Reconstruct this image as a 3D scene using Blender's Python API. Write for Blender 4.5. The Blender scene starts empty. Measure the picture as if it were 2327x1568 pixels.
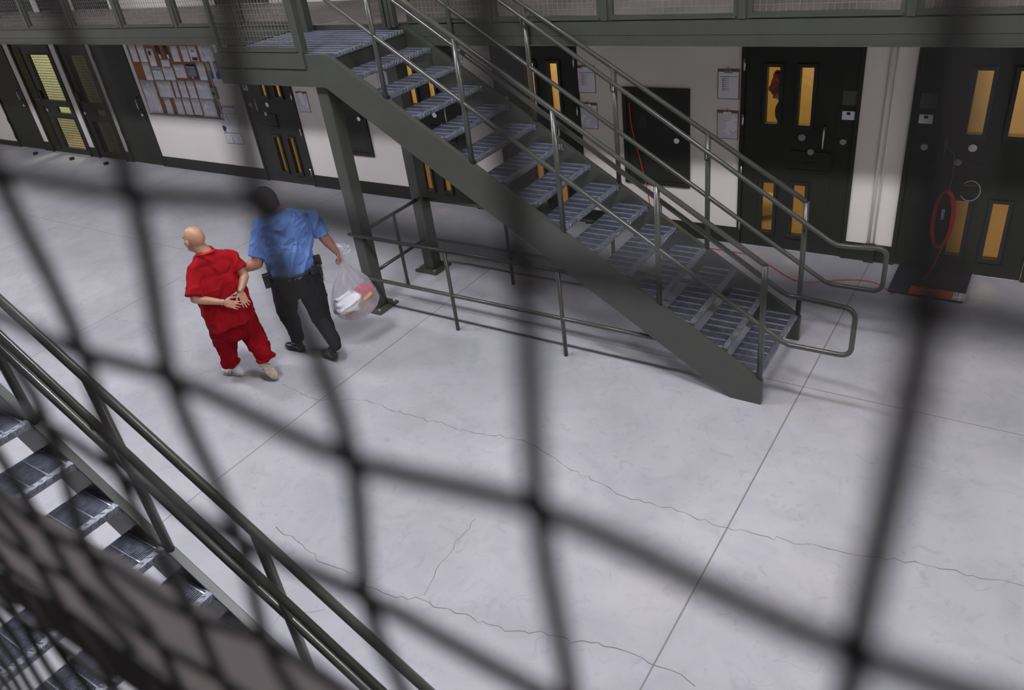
import bpy, bmesh, math, random
from mathutils import Vector, Matrix, noise
random.seed(7)
S = bpy.context.scene
COL = S.collection
V = Vector
PI = math.pi

# ------------------------------------------------------------------ helpers
class MB:
    def __init__(s): s.v = []; s.f = []; s.sm = []; s.mi = []; s.m = 0
    def add(s, vs, fs, smooth=False):
        b = len(s.v); s.v += [tuple(p) for p in vs]
        for f in fs: s.f.append([b + i for i in f]); s.sm.append(smooth); s.mi.append(s.m)
        return s
    def box(s, x0, x1, y0, y1, z0, z1):
        vs = [(x, y, z) for z in (z0, z1) for y in (y0, y1) for x in (x0, x1)]
        return s.add(vs, [(0,2,3,1),(4,5,7,6),(0,1,5,4),(2,6,7,3),(0,4,6,2),(1,3,7,5)])
    def obox(s, c, ax, ay, az):
        c, ax, ay, az = V(c), V(ax), V(ay), V(az)
        vs = [c + i*ax + j*ay + k*az for k in (-1,1) for j in (-1,1) for i in (-1,1)]
        return s.add(vs, [(0,2,3,1),(4,5,7,6),(0,1,5,4),(2,6,7,3),(0,4,6,2),(1,3,7,5)])
    def prism(s, poly, y0, y1):               # polygon in x,z swept along y
        n = len(poly)
        vs = [(x, y0, z) for x, z in poly] + [(x, y1, z) for x, z in poly]
        fs = [tuple(range(n)), tuple(range(2*n-1, n-1, -1))]
        fs += [(i, (i+1) % n, n+(i+1) % n, n+i) for i in range(n)]
        return s.add(vs, fs)
    def tube(s, pts, r, n=10, closed=False):
        pts = [V(p) for p in pts]; m = len(pts)
        rs = r if isinstance(r, (list, tuple)) else [r]*m
        up = None; rings = []
        for i, p in enumerate(pts):
            if closed: a, b = pts[i-1], pts[(i+1) % m]
            else: a, b = pts[max(i-1, 0)], pts[min(i+1, m-1)]
            t = (b-a).normalized()
            if up is None:
                up = V((0,0,1)) if abs(t.z) < .9 else V((0,1,0))
            up = (up - t*up.dot(t))
            if up.length < 1e-6: up = t.orthogonal()
            up.normalize(); sd = t.cross(up)
            rings.append([p + (up*math.cos(2*PI*k/n) + sd*math.sin(2*PI*k/n))*rs[i] for k in range(n)])
        vs = [q for R in rings for q in R]; fs = []
        for i in range(m if closed else m-1):
            j = (i+1) % m
            for k in range(n): fs.append((i*n+k, i*n+(k+1) % n, j*n+(k+1) % n, j*n+k))
        s.add(vs, fs, True)
        if not closed:
            b = len(s.v) - len(vs)
            s.f.append([b+k for k in range(n)][::-1]); s.sm.append(False); s.mi.append(s.m)
            s.f.append([b+(m-1)*n+k for k in range(n)]); s.sm.append(False); s.mi.append(s.m)
        return s
    def ell(s, c, ax, ay, az, nu=16, nv=10):
        c, ax, ay, az = V(c), V(ax), V(ay), V(az)
        vs = [c+az]
        for j in range(1, nv):
            t = PI*j/nv
            for i in range(nu):
                a = 2*PI*i/nu
                vs.append(c + az*math.cos(t) + (ax*math.cos(a)+ay*math.sin(a))*math.sin(t))
        vs.append(c-az); L = len(vs)-1; fs = []
        for i in range(nu): fs.append((0, 1+i, 1+(i+1) % nu))
        for j in range(nv-2):
            for i in range(nu):
                a = 1+j*nu; b = a+nu; fs.append((a+i, b+i, b+(i+1) % nu, a+(i+1) % nu))
        a = 1+(nv-2)*nu
        for i in range(nu): fs.append((a+i, L, a+(i+1) % nu))
        return s.add(vs, fs, True)
    def ball(s, c, r, nu=12, nv=8): return s.ell(c, (r,0,0), (0,r,0), (0,0,r), nu, nv)
    def cone(s, p0, p1, r0, r1, n=16):        # round-ended tapered limb piece
        s.tube([p0, p1], [r0, r1], n); s.ball(p0, r0*.995, n, 10); s.ball(p1, r1*.995, n, 10); return s
    def chain(s, pts, rs, n=16):
        for i in range(len(pts)-1): s.cone(pts[i], pts[i+1], rs[i], rs[i+1], n)
        return s
    def sheet(s, x0, x1, z0, z1, y0, y1, holes):   # plate in x,z with rectangular holes
        xs = sorted({x0, x1} | {h[0] for h in holes} | {h[1] for h in holes})
        zs = sorted({z0, z1} | {h[2] for h in holes} | {h[3] for h in holes})
        def solid(i, j):
            if i < 0 or j < 0 or i >= len(xs)-1 or j >= len(zs)-1: return False
            cx, cz = (xs[i]+xs[i+1])/2, (zs[j]+zs[j+1])/2
            return not any(h[0] < cx < h[1] and h[2] < cz < h[3] for h in holes)
        for i in range(len(xs)-1):
            for j in range(len(zs)-1):
                if not solid(i, j): continue
                a, b, c, d = xs[i], xs[i+1], zs[j], zs[j+1]
                s.add([(a,y0,c),(b,y0,c),(b,y0,d),(a,y0,d)], [(0,1,2,3)])
                s.add([(a,y1,c),(b,y1,c),(b,y1,d),(a,y1,d)], [(3,2,1,0)])
                if not solid(i-1, j): s.add([(a,y0,c),(a,y0,d),(a,y1,d),(a,y1,c)], [(0,1,2,3)])
                if not solid(i+1, j): s.add([(b,y0,c),(b,y0,d),(b,y1,d),(b,y1,c)], [(3,2,1,0)])
                if not solid(i, j-1): s.add([(a,y0,c),(b,y0,c),(b,y1,c),(a,y1,c)], [(3,2,1,0)])
                if not solid(i, j+1): s.add([(a,y0,d),(b,y0,d),(b,y1,d),(a,y1,d)], [(0,1,2,3)])
        return s
    def build(s, name, mat, parent=None, fix=True, loc=None):
        me = bpy.data.meshes.new(name)
        me.from_pydata(s.v, [], s.f)
        me.polygons.foreach_set('use_smooth', s.sm)
        for m in (mat if isinstance(mat, (list, tuple)) else [mat]): me.materials.append(m)
        me.polygons.foreach_set('material_index', s.mi)
        if fix:
            b = bmesh.new(); b.from_mesh(me)
            bmesh.ops.recalc_face_normals(b, faces=b.faces); b.to_mesh(me); b.free()
        o = bpy.data.objects.new(name, me); COL.objects.link(o)
        if parent: o.parent = parent; o.matrix_parent_inverse = parent.matrix_basis.inverted()
        return o

def tag(o, label, cat, group=None, kind=None):
    o['label'] = label
    if cat: o['category'] = cat
    if group: o['group'] = group
    if kind: o['kind'] = kind
    return o
def thing(name, label, cat, loc=(0,0,0), group=None, kind=None):
    o = bpy.data.objects.new(name, None); COL.objects.link(o); o.location = loc
    o.empty_display_size = .2
    return tag(o, label, cat, group, kind)
def struct(o): o['kind'] = 'structure'; return o
def copy_tree(o, parent=None):
    kids = [c for c in COL.objects if c.parent == o]
    c = o.copy(); COL.objects.link(c)
    if parent: c.parent = parent
    for k in kids: copy_tree(k, c)
    return c

# ------------------------------------------------------------------ materials
def lin(c): return tuple(((x/255)/12.92 if x/255 <= .04045 else ((x/255+.055)/1.055)**2.4) for x in c)
MATS = {}
def mat(name, col, rough=.5, metal=0, var=.0, vscale=3., bump=0., bscale=60., spec=.5, coat=0., rv=0., sub=0., srgb=False):
    if name in MATS: return MATS[name]
    m = bpy.data.materials.new(name); m.use_nodes = True
    nt = m.node_tree; b = nt.nodes['Principled BSDF']
    c = lin(col) if srgb else col
    b.inputs['Base Color'].default_value = (*c, 1)
    b.inputs['Roughness'].default_value = rough
    b.inputs['Metallic'].default_value = metal
    b.inputs['Specular IOR Level'].default_value = spec
    if coat: b.inputs['Coat Weight'].default_value = coat; b.inputs['Coat Roughness'].default_value = .15
    if sub:
        b.inputs['Subsurface Weight'].default_value = sub
        b.inputs['Subsurface Radius'].default_value = (.01, .004, .002)
    tc = nt.nodes.new('ShaderNodeTexCoord')
    if var or rv:
        n = nt.nodes.new('ShaderNodeTexNoise'); n.inputs['Scale'].default_value = vscale; n.inputs['Detail'].default_value = 5
        nt.links.new(tc.outputs['Object'], n.inputs['Vector'])
        if var:
            r = nt.nodes.new('ShaderNodeValToRGB')
            r.color_ramp.elements[0].position = .3; r.color_ramp.elements[1].position = .7
            r.color_ramp.elements[0].color = (*[x*(1-var) for x in c], 1)
            r.color_ramp.elements[1].color = (*[min(1, x*(1+var)) for x in c], 1)
            nt.links.new(n.outputs['Fac'], r.inputs['Fac']); nt.links.new(r.outputs['Color'], b.inputs['Base Color'])
        if rv:
            mr = nt.nodes.new('ShaderNodeMapRange'); mr.inputs['To Min'].default_value = rough-rv; mr.inputs['To Max'].default_value = rough+rv
            nt.links.new(n.outputs['Fac'], mr.inputs['Value']); nt.links.new(mr.outputs['Result'], b.inputs['Roughness'])
    if bump:
        n2 = nt.nodes.new('ShaderNodeTexNoise'); n2.inputs['Scale'].default_value = bscale; n2.inputs['Detail'].default_value = 4
        nt.links.new(tc.outputs['Object'], n2.inputs['Vector'])
        bp = nt.nodes.new('ShaderNodeBump'); bp.inputs['Strength'].default_value = bump; bp.inputs['Distance'].default_value = .01
        nt.links.new(n2.outputs['Fac'], bp.inputs['Height']); nt.links.new(bp.outputs['Normal'], b.inputs['Normal'])
    MATS[name] = m; return m
def emit(name, col, st):
    m = bpy.data.materials.new(name); m.use_nodes = True; nt = m.node_tree
    nt.nodes.remove(nt.nodes['Principled BSDF']); e = nt.nodes.new('ShaderNodeEmission')
    e.inputs['Color'].default_value = (*col, 1); e.inputs['Strength'].default_value = st
    nt.links.new(e.outputs[0], nt.nodes['Material Output'].inputs['Surface']); return m

STEEL = mat('olive painted steel', (.062, .066, .052), .36, 0, .08, 4, .05, 90, .5, .25)
PIPE = mat('olive painted pipe', (.064, .067, .053), .28, 0, .06, 6, 0, 90, .5, .25)
WIRE = mat('shade-darkened olive wire', (.020, .019, .016), .5, 0)  # olive darkened so the colour carries the unlit near side of the screen
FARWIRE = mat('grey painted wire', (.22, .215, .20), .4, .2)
DOORM = mat('dark olive door paint', (.029, .031, .025), .5, 0, .1, 2, 0, 60, .3)
DOORM2 = mat('darker door trim paint', (.022, .023, .019), .5)
GALV = mat('galvanised steel', (.30, .32, .39), .36, .6, .25, 25, .25, 220)
GALVB = mat('galvanised checker nosing', (.40, .42, .47), .27, .8, .2, 40, .4, 250)
RODM = mat('bright galvanised rod', (.60, .62, .68), .3, .6)
CHROME = mat('brushed chrome', (.62, .62, .62), .25, .95)
CREAM = mat('cream painted masonry', (.88, .83, .765), .6, 0, .035, .8, .12, 30)
SHIRTRED = mat('red cotton shirt', (.33, .006, .011), .85, 0, .12, 9, .35, 140, .15)
PANTSRED = mat('red cotton trousers', (.25, .004, .009), .88, 0, .12, 9, .35, 140, .12)
COLLAR = mat('bright red collar band', (.75, .02, .02), .8)
SKIN = mat('warm skin', (.50, .275, .165), .42, 0, .08, 18, .08, 90, .5, 0, 0, .08)
SKIN2 = mat('ruddy skin', (.44, .205, .14), .45, 0, .08, 18, .08, 90, .5, 0, 0, .08)
HAIR = mat('dark brown hair', (.022, .017, .013), .7, 0, .2, 60, .6, 120)
BLUE = mat('light blue polo cloth', (.145, .265, .60), .6, 0, .06, 9, .2, 160, .3)
BLACKC = mat('black trouser cloth', (.016, .016, .019), .75, 0, .2, 8, .3, 120, .3)
BLACKP = mat('black plastic', (.018, .018, .02), .4)
BLACKL = mat('black shoe leather', (.022, .021, .022), .3, 0, .1, 10, .1, 80)
WHITES = mat('white sneaker', (.74, .72, .70), .55, 0, .06, 20)
SOLE = mat('tan rubber sole', (.50, .42, .33), .7, 0, .25, 30, .2, 90)
CORK = mat('cork', (.33, .135, .05), .85, 0, .25, 80, .3, 200)
ALU = mat('aluminium trim', (.45, .44, .43), .4, .6)
WOOD = mat('clipboard wood', (.26, .11, .05), .6, 0, .15, 30)
REDC = mat('red cable jacket', (.68, .03, .03), .45)
GREYC = mat('pale grey cable', (.35, .35, .34), .4)
RUBBER = mat('black rubber', (.02, .02, .024), .6, 0, .15, 12, .2, 100)
ORANGE = mat('orange card', (.72, .12, .03), .6)
CLOTHW = mat('white towel cloth', (.82, .82, .84), .9, 0, .04, 12, .6, 90)
CLOTHR = mat('rose red cloth', (.62, .06, .10), .9, 0, .08, 12, .4, 90)
MANILA = mat('manila envelope', (.70, .38, .12), .65)
BEIGE = mat('beige card', (.55, .45, .36), .7, 0, .1, 10)
NAVY = mat('navy ink', (.03, .06, .19), .6)
SKYB = mat('blue print', (.05, .16, .42), .6)
DARKPH = mat('dark photograph', (.05, .035, .035), .5, 0, .9, 9)
GREYPH = mat('grey photograph', (.22, .24, .30), .5, 0, .6, 12)
REDP = mat('red print', (.5, .05, .04), .6)
GREENP = mat('green print', (.25, .4, .25), .6)
INK = mat('black print', (.03, .03, .035), .6)
CARD = mat('white card', (.86, .86, .90), .6)

def paper(name, kind):
    m = bpy.data.materials.new(name); m.use_nodes = True; nt = m.node_tree; b = nt.nodes['Principled BSDF']
    b.inputs['Roughness'].default_value = .7
    tc = nt.nodes.new('ShaderNodeTexCoord'); sep = nt.nodes.new('ShaderNodeSeparateXYZ'); nt.links.new(tc.outputs['Object'], sep.inputs[0])
    w = nt.nodes.new('ShaderNodeMath'); w.operation = 'MULTIPLY'; w.inputs[1].default_value = 2*PI/.0095
    nt.links.new(sep.outputs['Z'], w.inputs[0]); s = nt.nodes.new('ShaderNodeMath'); s.operation = 'SINE'; nt.links.new(w.outputs[0], s.inputs[0])
    g = nt.nodes.new('ShaderNodeMath'); g.operation = 'GREATER_THAN'; g.inputs[1].default_value = .1; nt.links.new(s.outputs[0], g.inputs[0])
    mp = nt.nodes.new('ShaderNodeMapping'); mp.inputs['Scale'].default_value = (170, 1, 100); nt.links.new(tc.outputs['Object'], mp.inputs[0])
    n = nt.nodes.new('ShaderNodeTexNoise'); n.inputs['Scale'].default_value = 1; nt.links.new(mp.outputs[0], n.inputs['Vector'])
    n2 = nt.nodes.new('ShaderNodeTexNoise'); n2.inputs['Scale'].default_value = {0: 7, 1: 14}[kind]; nt.links.new(tc.outputs['Object'], n2.inputs['Vector'])
    g2 = nt.nodes.new('ShaderNodeMath'); g2.operation = 'GREATER_THAN'; g2.inputs[1].default_value = .46; nt.links.new(n.outputs['Fac'], g2.inputs[0])
    g3 = nt.nodes.new('ShaderNodeMath'); g3.operation = 'GREATER_THAN'; g3.inputs[1].default_value = .44; nt.links.new(n2.outputs['Fac'], g3.inputs[0])
    a = nt.nodes.new('ShaderNodeMath'); a.operation = 'MULTIPLY'; nt.links.new(g.outputs[0], a.inputs[0]); nt.links.new(g2.outputs[0], a.inputs[1])
    a2 = nt.nodes.new('ShaderNodeMath'); a2.operation = 'MULTIPLY'; nt.links.new(a.outputs[0], a2.inputs[0]); nt.links.new(g3.outputs[0], a2.inputs[1])
    mx = nt.nodes.new('ShaderNodeMix'); mx.data_type = 'RGBA'
    mx.inputs['A'].default_value = (.90, .90, .96, 1); mx.inputs['B'].default_value = (.42, .42, .48, 1)
    nt.links.new(a2.outputs[0], mx.inputs['Factor']); nt.links.new(mx.outputs['Result'], b.inputs['Base Color'])
    return m
PAPER = paper('printed paper', 0); PAPER2 = paper('densely printed paper', 1)

def glass(name, col, gl=.06, alpha=0.):
    m = bpy.data.materials.new(name); m.use_nodes = True; nt = m.node_tree
    nt.nodes.remove(nt.nodes['Principled BSDF'])
    t = nt.nodes.new('ShaderNodeBsdfTransparent'); t.inputs[0].default_value = (*col, 1)
    g = nt.nodes.new('ShaderNodeBsdfGlossy'); g.inputs['Roughness'].default_value = .05
    x = nt.nodes.new('ShaderNodeMixShader'); x.inputs[0].default_value = gl
    nt.links.new(t.outputs[0], x.inputs[1]); nt.links.new(g.outputs[0], x.inputs[2])
    nt.links.new(x.outputs[0], nt.nodes['Material Output'].inputs['Surface']); return m
AMBER = glass('amber tinted glazing', (.92, .82, .56))
CLEAR = glass('clear glazing', (.9, .95, .85))

def bagmat():
    m = bpy.data.materials.new('thin clear plastic film'); m.use_nodes = True; nt = m.node_tree
    nt.nodes.remove(nt.nodes['Principled BSDF'])
    t = nt.nodes.new('ShaderNodeBsdfTransparent'); t.inputs[0].default_value = (.93, .93, .95, 1)
    d = nt.nodes.new('ShaderNodeBsdfDiffuse'); d.inputs[0].default_value = (.92, .92, .97, 1)
    tr = nt.nodes.new('ShaderNodeBsdfTranslucent'); tr.inputs[0].default_value = (.92, .92, .97, 1)
    g = nt.nodes.new('ShaderNodeBsdfGlossy'); g.inputs['Roughness'].default_value = .22
    m1 = nt.nodes.new('ShaderNodeMixShader'); m1.inputs[0].default_value = .5
    nt.links.new(d.outputs[0], m1.inputs[1]); nt.links.new(tr.outputs[0], m1.inputs[2])
    m2 = nt.nodes.new('ShaderNodeMixShader'); m2.inputs[0].default_value = .22
    nt.links.new(m1.outputs[0], m2.inputs[1]); nt.links.new(g.outputs[0], m2.inputs[2])
    lw = nt.nodes.new('ShaderNodeLayerWeight'); lw.inputs['Blend'].default_value = .45
    mr = nt.nodes.new('ShaderNodeMapRange'); mr.inputs['To Min'].default_value = .24; mr.inputs['To Max'].default_value = .88
    nt.links.new(lw.outputs['Facing'], mr.inputs['Value'])
    m3 = nt.nodes.new('ShaderNodeMixShader'); nt.links.new(mr.outputs['Result'], m3.inputs[0])
    nt.links.new(t.outputs[0], m3.inputs[1]); nt.links.new(m2.outputs[0], m3.inputs[2])
    nt.links.new(m3.outputs[0], nt.nodes['Material Output'].inputs['Surface']); return m
BAG = bagmat()

def floormat():
    m = bpy.data.materials.new('sealed concrete'); m.use_nodes = True; nt = m.node_tree; b = nt.nodes['Principled BSDF']
    tc = nt.nodes.new('ShaderNodeTexCoord')
    def nz(sc, det=6, dist=0.):
        n = nt.nodes.new('ShaderNodeTexNoise'); n.inputs['Scale'].default_value = sc; n.inputs['Detail'].default_value = det; n.inputs['Distortion'].default_value = dist
        nt.links.new(tc.outputs['Object'], n.inputs['Vector']); return n
    def ramp(n, p0, p1, c0, c1):
        r = nt.nodes.new('ShaderNodeValToRGB'); r.color_ramp.elements[0].position = p0; r.color_ramp.elements[1].position = p1
        r.color_ramp.elements[0].color = (*c0, 1); r.color_ramp.elements[1].color = (*c1, 1); nt.links.new(n.outputs['Fac'], r.inputs['Fac']); return r
    def mul(a, c):
        x = nt.nodes.new('ShaderNodeMix'); x.data_type = 'RGBA'; x.blend_type = 'MULTIPLY'; x.inputs['Factor'].default_value = 1
        nt.links.new(a, x.inputs['A']); nt.links.new(c, x.inputs['B']); return x.outputs['Result']
    c = ramp(nz(.55, 8, .6), .32, .68, (.415, .415, .430), (.545, .540, .550)).outputs['Color']
    c = mul(c, ramp(nz(2.3, 8, 1.2), .30, .58, (.88, .89, .90), (1, 1, 1)).outputs['Color'])
    c = mul(c, ramp(nz(7, 10, 2.), .28, .44, (.86, .87, .89), (1, 1, 1)).outputs['Color'])
    c = mul(c, ramp(nz(.9, 3, 0), .25, .42, (1, .985, .93), (1, 1, 1)).outputs['Color'])
    # saw-cut joints
    sep = nt.nodes.new('ShaderNodeSeparateXYZ'); nt.links.new(tc.outputs['Object'], sep.inputs[0])
    def joint(ax, pos, w):
        a = nt.nodes.new('ShaderNodeMath'); a.operation = 'SUBTRACT'; a.inputs[1].default_value = pos; nt.links.new(sep.outputs[ax], a.inputs[0])
        d = nt.nodes.new('ShaderNodeMath'); d.operation = 'ABSOLUTE'; nt.links.new(a.outputs[0], d.inputs[0])
        l = nt.nodes.new('ShaderNodeMath'); l.operation = 'LESS_THAN'; l.inputs[1].default_value = w; nt.links.new(d.outputs[0], l.inputs[0])
        return l.outputs[0]
    tot = None
    for ax, pos, w in [('X', 4.355, .006), ('X', .41, .006), ('X', -3.47, .006), ('X', -7.4, .006), ('X', -11.3, .006), ('X', 8.3, .006),
                       ('Y', -2.54, .0045), ('Y', -3.42, .0045) if False else ('Y', -9.0, .004), ('Y', -6.3, .0) ]:
        j = joint(ax, pos, w)
        if tot is None: tot = j
        else:
            q = nt.nodes.new('ShaderNodeMath'); q.operation = 'MAXIMUM'; nt.links.new(tot, q.inputs[0]); nt.links.new(j, q.inputs[1]); tot = q.outputs[0]
    x = nt.nodes.new('ShaderNodeMix'); x.data_type = 'RGBA'; nt.links.new(tot, x.inputs['Factor']); nt.links.new(c, x.inputs['A']); x.inputs['B'].default_value = (.24, .225, .21, 1)
    nt.links.new(x.outputs['Result'], b.inputs['Base Color'])
    r = nz(1.7, 6, .5); mr = nt.nodes.new('ShaderNodeMapRange'); mr.inputs['To Min'].default_value = .30; mr.inputs['To Max'].default_value = .52
    nt.links.new(r.outputs['Fac'], mr.inputs['Value']); nt.links.new(mr.outputs['Result'], b.inputs['Roughness'])
    b.inputs['Specular IOR Level'].default_value = .45
    return m
FLOOR = floormat()

# ------------------------------------------------------------------ camera
cam_d = bpy.data.cameras.new('camera'); cam = bpy.data.objects.new('camera', cam_d); COL.objects.link(cam)
CX = (5.6641769, -8.27672911, 4.10616184)
yaw, pit, rol, fpx = -0.6487, -0.5486, -0.1416, 1779.2
F = V((math.sin(yaw)*math.cos(pit), math.cos(yaw)*math.cos(pit), math.sin(pit)))
r0 = V((math.cos(yaw), -math.sin(yaw), 0)); u0 = r0.cross(F)
Rr = math.cos(rol)*r0 + math.sin(rol)*u0; Uu = -math.sin(rol)*r0 + math.cos(rol)*u0
M = Matrix((Rr, Uu, -F)).transposed().to_4x4(); M.translation = V(CX); cam.matrix_world = M
cam_d.sensor_width = 36; cam_d.lens = fpx/2327*36; cam_d.clip_start = .02; cam_d.clip_end = 100
cam_d.dof.use_dof = True; cam_d.dof.focus_distance = 7.2; cam_d.dof.aperture_fstop = 4.8; cam_d.dof.aperture_blades = 0
S.camera = cam
def ray(px, py): return F*fpx + Rr*(px-1163.5) - Uu*(py-784)
def at(px, py, P0, n, off=0.):             # point seen at a pixel on the vertical plane through P0 facing n
    t = ray(px, py); n = V(n); c = V(CX)
    return c + t*(((V(P0)-c).dot(n)+off)/t.dot(n))
def onwall(px, py):
    p = at(px, py, (0,0,0), (0,1,0)); return p.x, p.z

# ------------------------------------------------------------------ shell
XL, XR, YN, ZC, ZD = -16., 9., -9.91, 6.7, 2.795
YD, YF, YO = -1.84, -2.88, -2.93       # deck edge, open side of flight
fl = struct(MB().box(XL, XR, YN, 0, -.2, 0).build('floor', FLOOR))
struct(MB().box(XL, XR, YN, .2, ZC, ZC+.2).build('ceiling', mat('white ceiling paint', (.62, .62, .64), .8)))
struct(MB().box(XL-.2, XL, YN-.2, .2, -.2, ZC).build('wall_left', CREAM))
struct(MB().box(XR, XR+.2, YN-.2, .2, -.2, ZC).build('wall_right', CREAM))
struct(MB().box(XL, XR, YN-.2, YN, -.2, ZC).build('wall_near', mat('grey wall paint', (.30, .29, .28), .7)))
DH = 2.35
CELL = [(2.88, 4.08, 1), (4.54, 5.77, -1), (-.30, .92, -1), (-2.02, -.82, 1), (-5.30, -4.10, -1)]
openings = [(a, b, 0, DH) for a, b, _ in CELL]
openings += [(-9.25, -8.18, 0, DH), (-12.2, -10.67, 0, DH), (-10.43, -9.4, 0, DH), (-13.62, -12.45, 0, DH)]
UP = [(-9.25, -8.18), (-12.2, -10.67), (-10.43, -9.4), (-13.62, -12.45)]
up_open = [(a, b, ZD, ZD+2.35) for a, b in UP + [c[:2] for c in CELL]]
struct(MB().sheet(XL, XR, -.2, ZC, 0, .2, openings+up_open).build('wall_far', CREAM))

# baseboards between the doors
edges = sorted([XL] + [e for a, b, *_ in openings for e in (a, b)] + [XR])
k = 0
for i in range(0, len(edges), 2):
    a, b = edges[i], edges[i+1]
    if b-a < .05: continue
    k += 1
    o = struct(MB().box(a, b, -.012, 0, 0, .2 if k > 1 else .12).build('baseboard_far' if k == 1 else 'baseboard_far.%03d' % (k-1), DOORM))

# floor cracks, one hairline ribbon each
def fpt(px, py):
    t = ray(px, py); c = V(CX); return c + t*(-c.z/t.z)
def crack(pix, w=.003, seed=1):
    rnd = random.Random(seed); pts = [fpt(*p) for p in pix]; q = []
    for a, b in zip(pts, pts[1:]):
        n = max(2, int((b-a).length/.05))
        for i in range(n):
            p = a.lerp(b, i/n); q.append(p + V((rnd.gauss(0, .011), rnd.gauss(0, .011), 0)))
    q.append(pts[-1]); mb = MB(); vs = []
    for i, p in enumerate(q):
        t = (q[min(i+1, len(q)-1)]-q[max(i-1, 0)]).normalized(); s = V((-t.y, t.x, 0))*w*rnd.uniform(.25, .7)
        vs += [p+s+V((0,0,.0008)), p-s+V((0,0,.0008))]
    mb.add(vs, [(2*i, 2*i+1, 2*i+3, 2*i+2) for i in range(len(q)-1)])
    mb.build('crack', mat('dark crack', (.20, .19, .18), .9), fl)
crack([(640,875),(720,908),(830,910),(960,950),(1080,985),(1190,1000),(1290,1060),(1420,1130),(1540,1160),(1650,1200),(1900,1250),(2100,1285),(2327,1332)], .006, 3)
crack([(632,1196),(690,1240),(720,1272),(790,1300),(880,1355),(960,1362),(1050,1400),(1130,1425),(1250,1445),(1360,1462),(1480,1500),(1580,1560)], .0055, 5)
crack([(955,1360),(985,1310),(1010,1270),(1080,1180)], .004, 8)
crack([(250,725),(330,735),(360,790),(430,800)], .003, 9)
crack([(380,870),(470,845),(520,830)], .003, 11)
crack([(575,1470),(640,1400),(740,1385)], .003, 12)

# upper deck, both sides
struct(MB().box(XL, XR, -1.74, 0, ZD-.16, ZD).build('floor_upper', mat('upper deck concrete', (.24, .215, .195), .6, 0, .1, 2)))
struct(MB().box(XL, XR, YN, -8.17, ZD-.16, ZD).build('floor_upper.001', MATS['upper deck concrete']))
def fascia(y, s, name):        # s=-1: face looks to -y
    mb = MB()
    mb.box(XL, XR, min(y, y-s*.05), max(y, y-s*.05), 2.714, 2.829)
    mb.box(XL, XR, min(y-s*.004, y-s*.05), max(y-s*.004, y-s*.05), 2.637, 2.710)
    mb.box(XL, XR, min(y+s*.028, y-s*.05), max(y+s*.028, y-s*.05), 2.629, 2.637)
    mb.box(XL, XR, min(y-s*.006, y-s*.09), max(y-s*.006, y-s*.09), 2.829, 2.835)
    struct(mb.build(name, STEEL))
fascia(-1.788, -1, 'trim_1'); fascia(-8.122, 1, 'trim_2')

# ------------------------------------------------------------------ ceiling lights
LAMP = emit('lamp diffuser', (.91, .905, 1.0), 97.0)
k = 0
NL = ['fourth', 'third', 'second', 'nearest', 'farthest']
LX = [-10.8, -7.1, -3.4, .3, 4.0, 7.7]
for i, x in enumerate(LX):
    t = thing('ceiling_light', 'long rectangular ceiling light over the middle of the room, ' + ['farthest from', 'fifth from', 'fourth from', 'third from', 'second from', 'nearest'][i] + ' the right end wall', 'ceiling light', (x, -4.95, 5.6), 'ceiling lights over the room')
    MB().box(x-.65, x+.65, -5.17, -4.73, 5.62, 5.72).build('housing', ALU, t)
    MB().box(x-.60, x+.60, -5.13, -4.77, 5.60, 5.62).build('diffuser', LAMP, t)
    for sx in (-.5, .5): MB().tube([(x+sx, -4.95, 5.72), (x+sx, -4.95, ZC)], .008, 6).build('hanger', ALU, t)

# ------------------------------------------------------------------ cell doors
def cell(a, b, c1, c2, depth, zt, lampcol, power, idx, wallm, z0=0.):
    mb = MB()
    x0, x1, y0, y1 = c1, c2, .2, .2+depth
    mb.add([(x0,y1,z0),(x1,y1,z0),(x1,y1,zt),(x0,y1,zt)], [(0,1,2,3)])
    mb.add([(x0,y0,z0),(x0,y1,z0),(x0,y1,zt),(x0,y0,zt)], [(0,1,2,3)])
    mb.add([(x1,y0,z0),(x1,y1,z0),(x1,y1,zt),(x1,y0,zt)], [(3,2,1,0)])
    mb.add([(x0,y0,zt),(x1,y0,zt),(x1,y1,zt),(x0,y1,zt)], [(0,1,2,3)])
    mb.m = 1
    mb.add([(x0,y0,z0-.001),(x1,y0,z0-.001),(x1,y1,z0-.001),(x0,y1,z0-.001)], [(0,1,2,3)])
    struct(mb.build('wall_cell', [wallm, mat('cell floor paint', (.40, .31, .21), .7)], fix=False))
    L = bpy.data.lights.new('cell_light', 'AREA'); L.energy = power; L.color = lampcol; L.size = .8
    o = bpy.data.objects.new('cell_light', L); COL.objects.link(o); o.location = ((x0+x1)/2, .2+depth*.5, zt-.05)
CELLW = mat('cell wall paint', (.60, .53, .40), .7, 0, .05, 2)
doorname = ['door_1', 'door_2', 'door_3', 'door_4', 'door_5']
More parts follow.
